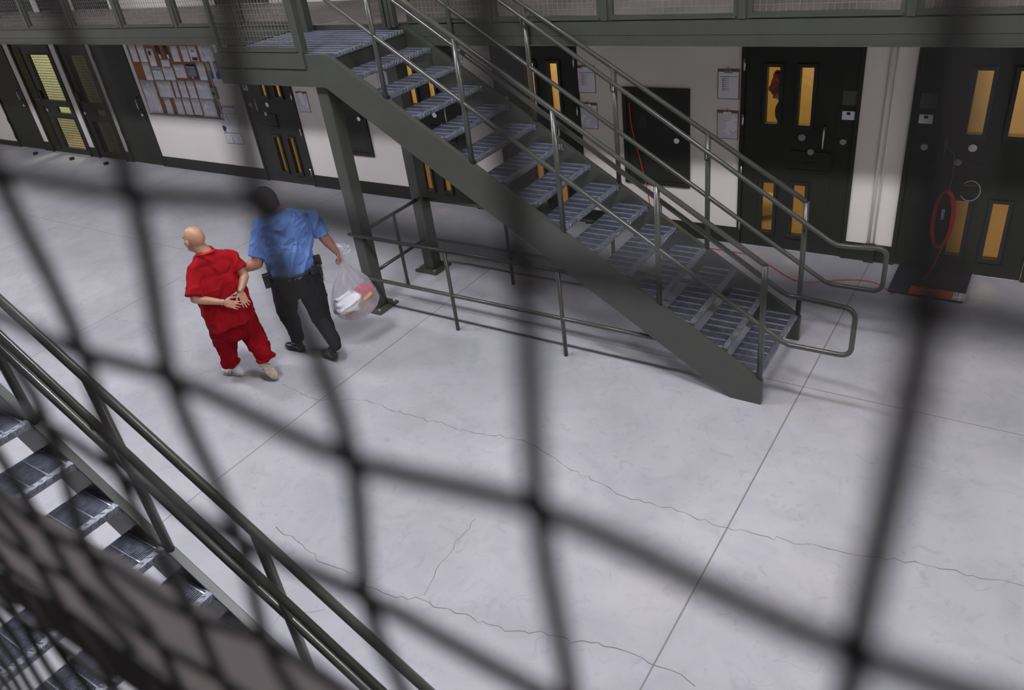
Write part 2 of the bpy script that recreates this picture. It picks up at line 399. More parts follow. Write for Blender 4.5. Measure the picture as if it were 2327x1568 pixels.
for di, (a, b, s) in list(enumerate(CELL)) + [(k+20, c) for k, c in enumerate(CELL)]:
    upper = di >= 20; di = di % 20
    # s=+1: hinges on the left edge; -1: mirrored
    W = b-a
    def mx(u0, u1):
        return (a+u0, a+u1) if s > 0 else (b-u1, b-u0)
    d = thing(doorname[di] if not upper else 'door_%d' % (20+di), 'dark olive steel cell door with amber windows on the upper level, directly above ' + ['the cell door right of the stair foot', 'the cell door at the right edge', 'the cell door beside two clipboards', 'the cell door behind the stair treads', 'the cell door beside one clipboard'][di] if upper else ['dark olive steel cell door with silver handle and four amber windows, right of the stair foot',
        'dark olive steel cell door at the right edge with a red cord coil hanging on it',
        'dark olive steel cell door seen between the stair rails, beside two clipboards',
        'dark olive steel cell door seen through the gaps between the stair treads',
        'dark olive steel cell door left of the landing column, beside one clipboard'][di], None, ((a+b)/2, 0, 0)); d['kind'] = 'structure'
    e0, e1 = a, b
    MB().sheet(e0, e1, 0, DH, -.02, .2, [(e0+.045, e1-.045, -.01, DH-.045)] if False else [(e0+.04, e1-.04, .0, DH-.04)]).build('door_frame', DOORM, d)
    l0, l1 = mx(.045, .985); p0, p1 = mx(.986, W-.045)
    wins = [(.27, .40, 1.44, 2.02), (.605, .735, 1.44, 2.02), (.27, .40, .2, .785), (.605, .735, .2, .785)]
    holes = [(*mx(u0, u1), z0, z1) for u0, u1, z0, z1 in wins]
    slot = (*mx(.60, .93), .985, 1.09)
    leaf = MB().sheet(l0, l1, .012, DH-.045, .0, .045, holes + ([(5.09, 5.21, .93, 1.03)] if di == 1 and not upper else [])).build('door_leaf', DOORM, d)
    MB().sheet(p0, p1, .012, DH-.045, .0, .045, []).build('side_panel', DOORM, d)
    for h in holes:
        fb = MB().sheet(h[0]-.035, h[1]+.035, h[2]-.04, h[3]+.035, -.022, 0, [h]).build('window_frame', DOORM2, d)
        MB().sheet(h[0]-.001, h[1]+.001, h[2], h[3], .03, .036, []).build('window_glass', AMBER, fb)
    # food port flap
    fx0, fx1 = mx(.54, .985-.02)
    fp = MB().box(fx0, fx1, -.012, 0, .965, 1.16).build('food_port', DOORM, d)
    MB().box(fx0-.0, fx1+.0, -.022, 0, .945, .962).build('hinge', DOORM2, fp)
    lx = sum(mx(.72, .82))/2
    MB().box(lx-.06, lx+.06, -.022, -.012, 1.02, 1.045).build('latch_slot', DOORM2, fp)
    def disc(u, z, r, name, m, dd=.02):
        x = mx(u, u)[0]; MB().tube([(x, 0, z), (x, -dd, z)], [r, r*.85], 20).build(name, m, d)
    disc(.66, 1.31, .042, 'intercom_plate', CHROME); disc(.76, 1.16, .036, 'key_cylinder', ALU); disc(1.07, 1.29, .036, 'key_cylinder', ALU)
    hx = mx(.885, .885)[0]
    MB().tube([(hx, 0, 1.44), (hx, -.05, 1.43), (hx, -.055, 1.33), (hx, -.05, 1.22), (hx, 0, 1.21)], .011, 8).build('pull_handle', CHROME, d)
    for hz in (2.04, 1.47, .90, .25):
        x = mx(.035, .035)[0]; MB().tube([(x, -.025, hz-.06), (x, -.025, hz+.06)], .013, 8).build('hinge', CHROME, d)
    q0, q1 = mx(1.035, 1.155)
    MB().box(q0, q1, -.006, 0, 1.515, 1.60).build('number_card', CARD, d)
    c = MB(); qc = (q0+q1)/2; c.box(qc-.018, qc+.018, -.009, -.006, 1.565, 1.592); c.build('card_mark', INK, d)
    MB().box(q0-.01, q1+.012, -.004, 0, 1.66, 1.80).build('number_plate', mat('faded plate', (.085, .088, .078), .5), d)
    cx0, cx1 = (a-.55, b+.55) if di != 0 else (2.3, 4.3)
    if di == 1: cx0, cx1 = 4.32, 6.4
    if upper:
        d.location.z += ZD
        cell(a, b, cx0, cx1, 2.2, ZD+2.5, (1.0, .83, .56), 22, di, CELLW, ZD)
    else: cell(a, b, cx0, cx1, 2.2, 2.5, (1.0, .83, .56), 22, di, CELLW)

# things seen through the right cell's windows
o = thing('hanging_jacket', 'dark red jacket hanging inside the cell, seen through the upper left window', 'jacket', (3.1, .9, 1.3))
JK = (MB().ell((3.04, .95, 1.58), (.15,0,0), (0,.08,0), (0,0,.16)), mat('dark red jacket cloth', (.10, .015, .015), .9, 0, .3, 8), o)
MB().ell((3.10, .93, 1.28), (.13,0,0), (0,.07,0), (0,0,.16)).build('lining', mat('dark lining', (.02, .02, .03), .9), o)
o = MB().ell((2.93, .85, .155), (.20,.05,0), (-.03,.14,0), (0,.02,.14)).build('pillow', CLOTHW); tag(o, 'white pillow on the cell floor, seen through the lower left window', 'pillow')

# solid door beside the notice board
def plain_door(name, a, b, label, hside):
    d = thing(name, label, None, ((a+b)/2, 0, 0)); d['kind'] = 'structure'
    MB().sheet(a, b, 0, DH, -.02, .2, [(a+.04, b-.04, 0, DH-.04)]).build('door_frame', DOORM, d)
    MB().box(a+.045, b-.045, .0, .05, .012, DH-.045).build('door_leaf', DOORM, d)
    hx = b-.14 if hside > 0 else a+.14
    MB().box(hx-.055, hx+.055, -.01, 0, .86, 1.04).build('lock_plate', DOORM2, d)
    MB().tube([(hx, 0, .98), (hx, -.03, .98)], [.03, .024], 16).build('key_cylinder', CHROME, d)
    MB().tube([(hx, 0, 1.30), (hx+.01, -.055, 1.28), (hx+.012, -.06, 1.19), (hx+.01, -.055, 1.10), (hx, 0, 1.08)], .011, 8).build('pull_handle', CHROME, d)
    for hz in (2.0, 1.3, .6, .25):
        x = (a if hside > 0 else b); MB().tube([(x+.03*hside, -.028, hz-.06), (x+.03*hside, -.028, hz+.06)], .013, 8).build('hinge', CHROME if False else DOORM2, d)
    return d
plain_door('door_6', -9.25, -8.18, 'solid dark olive steel door left of the notice board', 1)
plain_door('door_7', -13.62, -12.45, 'solid black steel door at the far left end', 1)

# mesh doors
def mesh_door(name, a, b, label, side):
    d = thing(name, label, None, ((a+b)/2, 0, 0)); d['kind'] = 'structure'
    MB().sheet(a, b, 0, DH, -.03, .2, [(a+.06, b-.06, .0, DH-.05)]).build('door_frame', DOORM, d)
    panes = []
    if side:
        panes += [(a+.12, a+.36, 1.12, 2.12), (a+.12, a+.36, .10, .98)]
        x0 = a+.46
    else: x0 = a+.10
    x1 = b-.14
    panes += [(x0+.16, x1, 1.13, 2.02), (x0+.16, x1, .13, .76)]
    win = (x0+.42, x1-.03, .87, 1.0)
    MB().sheet(a+.06, b-.06, .012, DH-.05, .0, .05, panes+[win]).build('door_leaf', DOORM2, d)
    for p in panes:
        f = MB().sheet(p[0]-.02, p[1]+.02, p[2]-.02, p[3]+.02, -.015, 0, [p]).build('pane_frame', DOORM2, d)
        w = MB(); n = max(2, int((p[1]-p[0])/.05)); m = int((p[3]-p[2])/.05)
        for i in range(1, n): x = p[0]+(p[1]-p[0])*i/n; w.box(x-.004, x+.004, .02, .026, p[2], p[3])
        for i in range(1, m): z = p[2]+(p[3]-p[2])*i/m; w.box(p[0], p[1], .026, .032, z-.004, z+.004)
        w.build('wire_mesh', WIRE, f)
    MB().sheet(win[0], win[1], win[2], win[3], .03, .035, []).build('window_glass', CLEAR, d)
    MB().tube([(x0+.05, 0, .92), (x0+.05, -.03, .92)], [.035, .03], 16).build('key_cylinder', CHROME, d)
    MB().box(x0+.02, x0+.10, -.05, 0, 1.15, 1.32).build('pull_handle', DOORM2, d)
    return d
mesh_door('door_8', -12.2, -10.67, 'dark wire mesh door with a lit yellow-green room behind, further from the notice board', True)
mesh_door('door_9', -10.43, -9.4, 'dark wire mesh door nearer the notice board, half hidden by the foreground wire', False)
GREENW = mat('pale green room paint', (.52, .52, .37), .7, 0, .04, 2)
cell(0, 0, -13.4, -10.5, 2.6, 2.6, (1., 1., .74), 60, 9, GREENW)
cell(0, 0, -10.48, -9.3, 2.6, 2.6, (1., 1., .74), 20, 9, GREENW)
for i, x in enumerate((-12.45, -11.0, -9.75)):
    tag(MB().box(x-.03, x+.03, -.32, -.24, 0, .05).build('door_stop', RUBBER), 'small black floor stop in front of the ' + ['leftmost solid door', 'lit mesh door', 'darker mesh door'][i], 'door stop', 'floor stops before the doors')

# upper doors
for i, (a, b) in enumerate(UP):
    d = thing('door_%d' % (10+i), 'dark steel door on the upper level behind the guard mesh', None, ((a+b)/2, 0, ZD)); d['kind'] = 'structure'
    MB().sheet(a, b, ZD, ZD+2.3, -.02, .2, [(a+.04, b-.04, ZD, ZD+2.26)]).build('door_frame', DOORM, d)
    MB().box(a+.04, b-.04, .0, .05, ZD+.01, ZD+2.26).build('door_leaf', DOORM2, d)
struct(MB().box(XL, XR, -.012, 0, ZD, ZD+.12).build('baseboard_upper', mat('brown skirting', (.20, .15, .11), .6))) if False else None

# access panels on the wall
def access(a, b, z0, z1, label, kx):
    t = thing('access_panel', label, 'access panel', ((a+b)/2, 0, z0))
    MB().sheet(a, b, z0, z1, -.03, 0, [(a+.05, b-.05, z0+.05, z1-.05)]).build('panel_frame', DOORM, t)
    MB().box(a+.055, b-.055, -.018, 0, z0+.055, z1-.055).build('panel_door', DOORM, t)
    MB().tube([(kx, -.018, 1.19), (kx, -.04, 1.19)], [.038, .032], 18).build('key_cylinder', CHROME, t)
    for x in (a+.26, b-.27):
        if x-a > .1: MB().box(x-.045, x+.045, -.024, -.018, 1.31, 1.45).build('recessed_pull', INK, t)
access(1.49, 2.31, .63, 1.77, 'square dark olive wall hatch with a round lock, between the two stretches of clipboards', 2.16)
access(-3.46, -2.66, .62, 1.67, 'square dark olive wall hatch with a round lock, behind the landing column', -2.79)

# wall conduit with cast base, on the white wall strip
t = thing('wall_conduit', 'cream painted vertical pipe on the wall strip between the two right cell doors', 'pipe', (4.33, -.04, 0))
MB().tube([(4.31, -.016, .2), (4.31, -.016, ZD-.16)], .015, 12).build('pipe', CREAM, t)
MB().tube([(4.36, -.010, .2), (4.36, -.010, ZD-.16)], .009, 12).build('pipe', CREAM, t)
MB().box(4.285, 4.385, -.045, -.012, 0, .213).build('pipe_shoe', DOORM, t)

# ------------------------------------------------------------------ clipboards
def clipboard(cx, zt, label, chart):
    t = thing('clipboard', label, 'clipboard', (cx, -.01, zt-.32), 'clipboards hung beside the cell doors')
    x0, x1, z1, z0 = cx-.118, cx+.118, zt, zt-.315
    MB().box(x0, x1, -.006, 0, z0, z1).build('board', WOOD, t)
    MB().box(x0+.008, x1-.006, -.009, -.006, z0+.008, z1-.03).build('sheet', PAPER if not chart else CARD, t)
    c = MB(); c.box(cx-.045, cx+.045, -.018, -.009, z1-.04, z1-.012); c.tube([(cx-.02, -.014, z1-.012), (cx, -.016, z1+.018), (cx+.02, -.014, z1-.012)], .005, 6); c.build('clip', CHROME, t)
    if chart:
        m = MB(); m.box(x0+.03, x1-.02, -.0105, -.009, z1-.082, z1-.078)
        for r in range(7):
            for q in range(3):
                xx = cx-.055+q*.026; zz = z1-.10-r*.020
                m.obox((xx, -.0108, zz), (.010-.002*q, 0, .003), (0, .001, 0), (0, 0, .0035-.001*q))
        m.build('chart', INK, t)
clipboard(1.03, 2.00, 'upper clipboard with a black bar chart, right of the cell door behind the stair rails', True)
clipboard(1.03, 1.57, 'lower clipboard with a table, right of the cell door behind the stair rails', False)
clipboard(2.74, 1.99, 'upper clipboard with a black bar chart, left of the right cell door with the handle', True)
clipboard(2.74, 1.555, 'lower clipboard with a table, left of the right cell door with the handle', False)
clipboard(-3.92, 1.54, 'single clipboard right of the cell door under the landing', False)
clipboard(-2.16, 1.90, 'clipboard glimpsed between the upper stair treads', False)

# ------------------------------------------------------------------ notice board
t = thing('notice_board', 'wide cork notice board covered with printed sheets on the cream wall', 'notice board', (-7.0, 0, 1.03))
bx0, bx1, bz0, bz1 = -8.04, -5.98, 1.03, 2.32
MB().box(bx0, bx1, -.012, 0, bz0, bz1).build('cork_panel', CORK, t)
MB().sheet(bx0-.02, bx1+.02, bz0-.02, bz1+.02, -.02, 0, [(bx0+.004, bx1-.004, bz0+.004, bz1-.004)]).build('board_frame', ALU, t)
MB().box(bx0, bx1+.03, -.05, -.02, bz0-.03, bz0-.012).build('tray', ALU, t)
def zp(x, y): return 280+x/6.03, 90+y/6.03
def sheet_at(tl, br, m, label, extras=(), y=-.013, name='notice_sheet'):
    (xa, za), (xb, zb) = onwall(*zp(*tl)), onwall(*zp(*br))
    cx, cz = (xa+xb)/2, (za+zb)/2
    hw, hh = abs(xb-xa)/2*1.08, abs(za-zb)/2*1.03
    # sagging bottom edge, gentle curl
    nx = 4; vs = []; fs = []
    mb = MB(); cr = random.uniform(.002, .007)
    for j in range(4):
        for i in range(nx+1):
            u = i/nx*2-1; v = j/3*2-1
            vs.append((hw*u, -.0015-cr*(1-(v+1)/2)**2*(.4+abs(u)), hh*v))
    for j in range(3):
        for i in range(nx): fs.append((j*(nx+1)+i, j*(nx+1)+i+1, (j+1)*(nx+1)+i+1, (j+1)*(nx+1)+i))
    mb.add(vs, fs, True)
    o = mb.build(name, m, fix=False); o.location = (cx, y - random.uniform(0, .002), cz)
    sd = o.modifiers.new('thick', 'SOLIDIFY'); sd.thickness = .0006
    tag(o, label, 'notice', 'notices pinned to the board')
    for (n, u0, u1, v0, v1, em) in extras:     # printed areas, as parts
        e = MB().box(-hw+2*hw*u0, -hw+2*hw*u1, -.0115, -.0085, -hh+2*hh*v0, -hh+2*hh*v1).build(n, em)
        e.parent = o
    return o
SH = [
 ((70,60),(235,297),PAPER,'printed sheet at the top left corner of the notice board',()),
 ((180,60),(350,300),PAPER,'printed sheet, second from left in the top row of the notice board',()),
 ((318,120),(480,358),CARD,'white sheet with a small black figure drawing in the top row of the notice board',(('drawing',.25,.6,.62,.85,INK),('text_block',.2,.8,.2,.55,PAPER2))),
 ((428,85),(545,255),DARKPH,'dark photo print, left of the two at the top of the notice board',(('caption',.55,.95,.02,.35,CARD),)),
 ((540,85),(655,260),DARKPH,'dark photo print, right of the two at the top of the notice board',(('caption',.55,.95,.02,.35,CARD),)),
 ((640,85),(800,297),PAPER2,'closely printed sheet right of the dark photo prints',()),
 ((780,85),(935,297),PAPER,'printed sheet, third from right in the top row of the notice board',()),
 ((885,85),(1050,290),CARD,'sheet with a grey picture at its foot in the top row of the notice board',(('picture',.25,.9,.05,.25,INK),('sketch',.4,.65,.6,.75,GREYPH))),
 ((1030,75),(1270,295),PAPER,'wide printed sheet at the top right of the notice board',()),
 ((260,312),(430,548),CARD,'white sheet with bold black lines beside the bare cork',(('bold_text',.3,.85,.28,.5,PAPER2),)),
 ((522,268),(660,365),CARD,'small blank white sheet in the middle of the notice board',()),
 ((390,368),(578,548),PAPER,'sheet with a grey heading bar left of the board middle',(('heading',.05,.95,.72,.82,GREYPH),)),
 ((540,368),(735,552),PAPER,'printed sheet under the small blank sheet',()),
 ((695,335),(890,522),PAPER,'printed sheet left of the blue photo notice',()),
 ((862,335),(1045,532),NAVY,'navy notice with a grey portrait photo on the notice board',(('portrait',.05,.95,.18,.78,GREYPH),('heading',.05,.95,.80,.84,CARD),('caption',.35,.5,.04,.25,CARD))),
 ((1003,308),(1175,552),PAPER,'narrow printed sheet right of the blue photo notice',()),
 ((240,555),(565,1005),PAPER,'large printed sheet at the lower left corner of the notice board',()),
 ((455,558),(715,790),PAPER,'wide printed sheet, second from left in the third row of the notice board',()),
 ((672,558),(802,788),PAPER2,'narrow printed sheet in the middle of the third row of the notice board',()),
 ((750,558),(915,790),PAPER,'printed sheet, third from right in the third row of the notice board',()),
 ((865,560),(1035,795),PAPER,'printed sheet, second from right in the third row of the notice board',()),
 ((990,560),(1242,808),PAPER,'wide printed sheet at the right end of the third row',()),
 ((555,793),(715,1018),PAPER,'printed sheet between two bare cork strips in the bottom row',()),
 ((700,798),(867,1023),PAPER,'printed sheet, fourth from right in the bottom row of the notice board',()),
 ((812,795),(980,1025),PAPER,'printed sheet, third from right in the bottom row of the notice board',()),
 ((930,797),(1110,1030),PAPER,'printed sheet, second from right in the bottom row of the notice board',()),
 ((1060,808),(1312,1058),PAPER2,'wide curling sheet at the bottom right of the notice board',()),
]
for tl, br, m, lab, ex in SH: sheet_at(tl, br, m, lab, ex)
for tl, br, lab in (((1120,292),(1250,530),'grey poster with a blue foot, left of the pair right of the notice board'), ((1225,290),(1347,535),'grey poster with a blue foot, right of the pair beside the landing corner')):
    o = sheet_at(tl, br, GREYPH, lab, (('blue_band',.02,.98,0,.34,SKYB),('picture',.1,.8,.45,.9,mat('pale picture', (.45,.46,.5), .6, 0, .5, 14))), -.002, 'poster'); o['category'] = 'poster'; o['group'] = 'posters right of the notice board'
for (tl, br, lab) in (((1300,905),(1600,1165),'upper of two white bulletins with a dark blue mark on the wall'), ((1365,1172),(1660,1435),'lower of two white bulletins with a dark blue mark on the wall')):
    o = sheet_at(tl, br, CARD, lab, (('blue_mark',.03,.10,.70,.97,NAVY),('blue_mark',.11,.17,.72,.97,NAVY),('blue_mark',.05,.15,.66,.69,NAVY),('blue_mark',.18,.23,.80,.93,NAVY),
        ('red_line',.0,.5,.585,.605,REDP),('green_line',.5,1.,.585,.605,GREENP),('text_block',.05,.42,.05,.52,PAPER2),('text_block',.52,.95,.05,.52,PAPER2),('text_block',.32,.92,.66,.93,PAPER2)), -.002, 'bulletin')
    o['group'] = 'white bulletins below the posters'
t = thing('call_box', 'small grey call box with a black button beside the notice board', 'call box', (-5.99, 0, 1.38))
MB().box(-6.05, -5.93, -.04, 0, 1.36, 1.55).build('box', mat('grey call box paint', (.22, .24, .24), .4), t)
MB().tube([(-5.99, -.04, 1.45), (-5.99, -.055, 1.45)], .022, 14).build('button', BLACKP, t)

# ------------------------------------------------------------------ staircases
RUN, RISE = .292, .18
SL = RISE/RUN
def y_(s, y): return y if s > 0 else -9.91-y      # mirror for the opposite flight
def tread_mesh(y0, y1):
    g = MB(); n = 22; d = .262
    for i in range(n):
        x = -.045-d+d*i/(n-1); g.box(x-.0015, x+.0015, y0, y1, -.028, 0)
    m = int((y1-y0)/.1); g.m = 1
    for i in range(m+1):
        y = y0+.02+(y1-y0-.04)*i/m; g.box(-.045-d, -.045, y-.003, y+.003, -.008, .002)
    g.m = 0
    g.box(-.045-d-.004, -.045-d, y0, y1, -.032, .001)
    g.box(-.30, -.0, y0, y0+.005, -.055, .0); g.box(-.30, -.0, y1-.005, y1, -.055, .0)
    return g
def nosing_mesh(y0, y1):
    g = MB(); g.box(-.045, 0, y0, y1, -.035, .001)
    n = int((y1-y0)/.022)
    for i in range(n):
        y = y0+.012+i*.022; sx = 1 if i % 2 else -1
        g.obox((-.022-.009*sx, y, .0022), (.011, .006*sx, .0), (-.0015*sx, .0026, 0), (0, 0, .0022))
        g.obox((.0018, y+.006, -.017+.005*sx), (0, .005, .010*sx), (0, .0026, -.0015), (.0022, 0, 0))
    return g
def staircase(s, label, extra):
    t = thing('staircase', label, 'staircase', (2., y_(s, -2.4), 0))
    ya, yb = sorted((y_(s, -1.84), y_(s, -2.88)))
    T = tread_mesh(ya+.002, yb-.002); N = nosing_mesh(ya+.002, yb-.002)
    first = None
    for i in range(1, 15):
        if first is None:
            tr = T.build('tread', [GALV, RODM], None); no = N.build('nosing', GALVB, None); no.parent = tr; first = (tr, no)
        else:
            tr = first[0].copy(); COL.objects.link(tr); no = first[1].copy(); COL.objects.link(no); no.parent = tr
        tr.location = (RUN*i, 0, ZD-RISE*i)
        w = tr.location.copy(); tr.parent = t; tr.matrix_parent_inverse = Matrix.Translation(-t.location)
    # landing grating + nosing
    g = MB(); n = 76
    for i in range(n): x = -1.62+1.57*i/(n-1); g.box(x-.0015, x+.0015, ya+.03, yb-.02, ZD-.03, ZD)
    g.m = 1
    for i in range(11): y = ya+.06+(yb-ya-.11)*i/10; g.box(-1.62, -.05, y-.003, y+.003, ZD-.008, ZD+.002)
    g.build('landing_grating', [GALV, RODM], t)
    m = nosing_mesh(ya+.02, yb-.02)
    o = m.build('landing_nosing', GALVB, None); o.location = (0, 0, ZD); o.parent = t; o.matrix_parent_inverse = Matrix.Translation(-t.location)
    MB().box(-.05, -.03, ya+.02, yb-.02, ZD-.30, ZD-.04).build('landing_beam', STEEL, t)
    # stringers
    def stringer(yo, yi, poly, name='stringer'):
        a, b = sorted((yo, yi)); mb = MB(); mb.prism(poly, a, b); o = mb.build(name, STEEL, t)
        bv = o.modifiers.new('b', 'BEVEL'); bv.width = .004; bv.segments = 2; bv.limit_method = 'ANGLE'; return o
    def top(x): return 2.803 - SL*(x+.061)
    def bot(x): return 2.502 - SL*(x+.182)
    xb = -.182+2.502/SL - .02
    open_poly = [(-1.69, 2.495), (-.17, 2.495), (xb, 0), (4.115, 0), (4.115, top(4.115)), (-.061, 2.803), (-1.69, 2.803)]
    stringer(y_(s, -2.93), y_(s, -2.88), open_poly)
    wall_poly = [(-.235, 2.60), (-.12, 2.465), (xb, 0), (4.115, 0), (4.115, top(4.115)+.02), (.0, 2.823), (-.235, 2.823)]
    stringer(y_(s, -1.79), y_(s, -1.84), wall_poly)
    MB().box(-1.69, -1.64, ya, yb, 2.495, 2.803).build('landing_edge', STEEL, t)
    MB().box(*( -1.66, -.36), *sorted((y_(s, -2.945), y_(s, -2.93))), 2.668, 2.812).build('toe_plate', STEEL, t)
    # rails both sides
    px = [.56, 1.44, 2.325, 3.21, 4.085]
    for side, y, yin, off in ((0, y_(s, -2.905), y_(s, -2.83), 0.), (1, y_(s, -1.815), y_(s, -1.89), .03)):
        def T2(x): return 1.298+off*1.5+(4.079-x)*.6235 if side == 0 else 1.361+(4.1-x)*.612
        def M2(x): return .749+(4.081-x)*.628 if side == 0 else .765+(4.1-x)*.63
        def G2(x): return 1.135+(4.06-x)*.640 if side == 0 else 1.21+(4.1-x)*.640
        for x in px:
            zb = top(x)-.02
            MB().tube([(x, y, zb), (x, y, T2(x)-.004)], .0235, 14).build('post', PIPE, t)
        x0 = -.34
        xt = 4.085
        zl = ZD+1.05
        kx = (zl - T2(0))/-.6235 if side == 0 else (zl-T2(0))/-.612
        MB().tube([(x0, y, zl), (kx-.03, y, zl), (kx+.03, y, T2(kx+.03)), (xt-.005, y, T2(xt))], .0215, 14).build('guard_rail', PIPE, t)
        mz = ZD+.52; kx = (mz-M2(0))/-.63
        # mid rail runs into the return loop and comes back as the grab rail
        kl = 4.36; gz = 1.02; kg = 4.06+(1.135-gz)/.640 if side == 0 else 4.1+(1.21-1.045)/.64
        gz = 1.02 if side == 0 else 1.045; lz = .628
        klx = 4.081+(.749-lz)/.628 if side == 0 else 4.1+(.765-lz)/.63
        xe = 4.76 if side == 0 else 4.76
        r = .075; pts = [(x0, y, mz), (kx-.03, y, mz), (kx+.03, y, M2(kx+.03)), (klx-.03, y, M2(klx-.03)), (klx+.03, y, lz)]
        for q in range(7):
            a = -PI/2+PI/2*q/6; pts.append((xe-r+r*math.cos(a), y, lz+r+r*math.sin(a)))
        for q in range(7):
            a = PI/2*q/6; f = (q+1)/7; pts.append((xe-r+r*math.cos(a), y+(yin-y)*f*.5, gz-r+r*math.sin(a)))
        pts += [(kg+.12, yin, gz), (kg+.02, yin, gz), (kg-.04, yin, G2(kg-.04))]
        kz = ZD+.86; kk = (kz-G2(0))/-.64
        pts += [(kk+.03, yin, G2(kk+.03)), (kk-.03, yin, kz), (x0+.02, yin, kz)]
        MB().tube(pts, .0205, 14).build('handrail', PIPE, t)
        for x in px[:]:
            z = G2(x)
            MB().tube([(x, y, z-.10), (x, (y+yin)/2, z-.105), (x, yin, z-.085), (x, yin, z-.01)], .006, 6).build('rail_bracket', CHROME if False else PIPE, t)
    return t
st1 = staircase(1, 'grey steel staircase with galvanised grating treads in front of the cell doors', None)
st2 = staircase(-1, 'grey steel staircase in the lower left foreground, seen from above through the wire', None)

# ------------------------------------------------------------------ guard panels of wire mesh in steel frames
def wires(x0, x1, z0, z1, y, pitch=.05, r=.0016, along='x'):
    w = MB(); n = round((x1-x0)/pitch); m = round((z1-z0)/pitch)
    for i in range(1, n): x = x0+(x1-x0)*i/n; w.box(x-r, x+r, y-r, y+r, z0, z1)
    for j in range(1, m): z = z0+(z1-z0)*j/m; w.box(x0, x1, y+r, y+3*r, z-r, z+r)
    return w
PH = 2.3
def guard_panel(x0, x1, y, label, group, zb=2.835, h=PH, s=-1, wr=.0017):
    t = thing('guard_panel', label, 'guard panel', ((x0+x1)/2, y, zb), group)
    f = .045
    fo = MB().sheet(x0+.03, x1-.03, zb, zb+h, y-.02, y+.02, [(x0+.03+f, x1-.03-f, zb+f, zb+h-f)]).build('panel_frame', STEEL, t)
    wires(x0+.03+f, x1-.03-f, zb+f, zb+h-f, y+.012, .05, wr).build('wire_mesh', FARWIRE, t)
    lip = MB().box(x0+.05, x1-.05, y-.040, y-.02, zb+.010, zb+.022).build('bottom_lip', STEEL, t)
    MB().box(x1-.03, x1+.03, y-.035, y+.035, zb, zb+h).build('post', STEEL, t)
    return t
xs = [-7.5-1.22*k for k in range(6, 0, -1)] + [-7.5, -6.28, -5.06, -3.84, -2.62, -1.70]
names = ['eleventh', 'tenth', 'ninth', 'eighth', 'seventh', 'sixth', 'fifth', 'fourth', 'third', 'second', 'first']
for i in range(len(xs)-1):
    guard_panel(xs[i], xs[i+1], -1.765, 'wire mesh guard panel on the far walkway, ' + names[i] + ' to the left of the landing', 'wire mesh guard panels along the far walkway')
xs = [-.03, 1.03, 2.25, 3.47, 4.69, 5.91, 7.13]
names = ['first', 'second', 'third', 'fourth', 'fifth', 'sixth']
for i in range(len(xs)-1):
    guard_panel(xs[i], xs[i+1], -1.765, 'wire mesh guard panel on the far walkway, ' + names[i] + ' to the right of the landing', 'wire mesh guard panels along the far walkway')
guard_panel(-1.66, -.38, -2.905, 'wire mesh guard panel on the front edge of the far landing', None, 2.812)
t = thing('gate_post', 'wide olive steel post where the landing meets the far walkway', 'post', (-1.35, -1.9, ZD))
MB().box(-1.58, -1.30, -1.95, -1.86, ZD, ZD+2.3).build('jamb', STEEL, t)
MB().box(-1.30, -1.285, -1.94, -1.87, ZD+.9, ZD+1.1).build('strike_plate', ALU, t)
t = thing('jamb_post', 'folded steel jamb at the head of the far stair, right side', 'post', (-.16, -1.86, ZD))
for x in (-.22, -.155, -.10): MB().box(x-.022, x+.022, -1.90, -1.84, ZD+.03, ZD+2.3).build('jamb', STEEL, t)

# foreground screen: the panel the picture was taken through
MY = -8.2
t = thing('wire_screen', 'dark woven wire guard screen right in front of the viewpoint, blurred', 'wire screen', (5.2, MY, ZD))
NJ, NK = range(-9, 62), range(-14, 22)
def regular(j, k): return V((5.657-.0492*j, 0, 4.063-.0494*k))
KN = {(4,0):(5,395),(3,0):(285,432),(2,0):(605,470),(1,0):(1175,574),(0,0):(2108,712),
      (5,1):(-45,705),(4,1):(172,787),(3,1):(402,872),(2,1):(786,1030),(1,1):(1233,1172),(0,1):(1945,1470),
      (5,2):(92,950),(4,2):(287,1094),(3,2):(530,1210),(2,2):(846,1375),
      (6,3):(80,1180),(5,3):(216,1268),(4,3):(425,1384),(3,3):(620,1472),
      (8,5):(22,1308),(7,5):(158,1395),(6,5):(300,1488)}
off = {}
for (j, k), p in KN.items():
    q = at(p[0], p[1], (0, MY, 0), (0, 1, 0)); q.y = 0; o_ = q - regular(j, k)
    off[(j, k)] = o_
for j, p in ((3, (130, 0)), (2, (528, 0)), (1, (1096, 0)), (0, (2146, 0))):
    off[(j, -1)] = V((at(p[0], p[1], (0, MY, 0), (0, 1, 0)).x - regular(j, -1).x, 0, 0))
def lat(j, k):                              # bent wires: known irregularities fade out into a regular weave
    p = regular(j, k); p.y = MY
    if (j, k) in off: return p + off[(j, k)]
    wsum = .35; d = V((0, 0, 0))
    for (a_, b_), o_ in off.items():
        w_ = math.exp(-((a_-j)**2+(b_-k)**2)/2.2)
        d += V((o_.x*w_*(1 if a_ == j else .45), 0, o_.z*w_*(1 if b_ == k else .45))); wsum += w_
    return p + d/wsum
w = MB(); R = .0021
def spline(P, n=8):
    out = []
    for i in range(len(P)-1):
        p0, p1, p2, p3 = P[max(i-1, 0)], P[i], P[i+1], P[min(i+2, len(P)-1)]
        for q in range(n):
            t_ = q/n; out.append(.5*((2*p1)+(p2-p0)*t_+(2*p0-5*p1+4*p2-p3)*t_*t_+(3*p1-p0-3*p2+p3)*t_**3))
    out.append(P[-1]); return out
for j in NJ:
    w.tube(spline([lat(j, k)+V((0, .0011*(1 if (j+k) % 2 else -1), 0)) for k in NK]), R, 8)
for k in [q for q in NK if q < 7]:
    w.tube(spline([lat(j, k)-V((0, .0011*(1 if (j+k) % 2 else -1), 0)) for j in NJ]), R, 8)
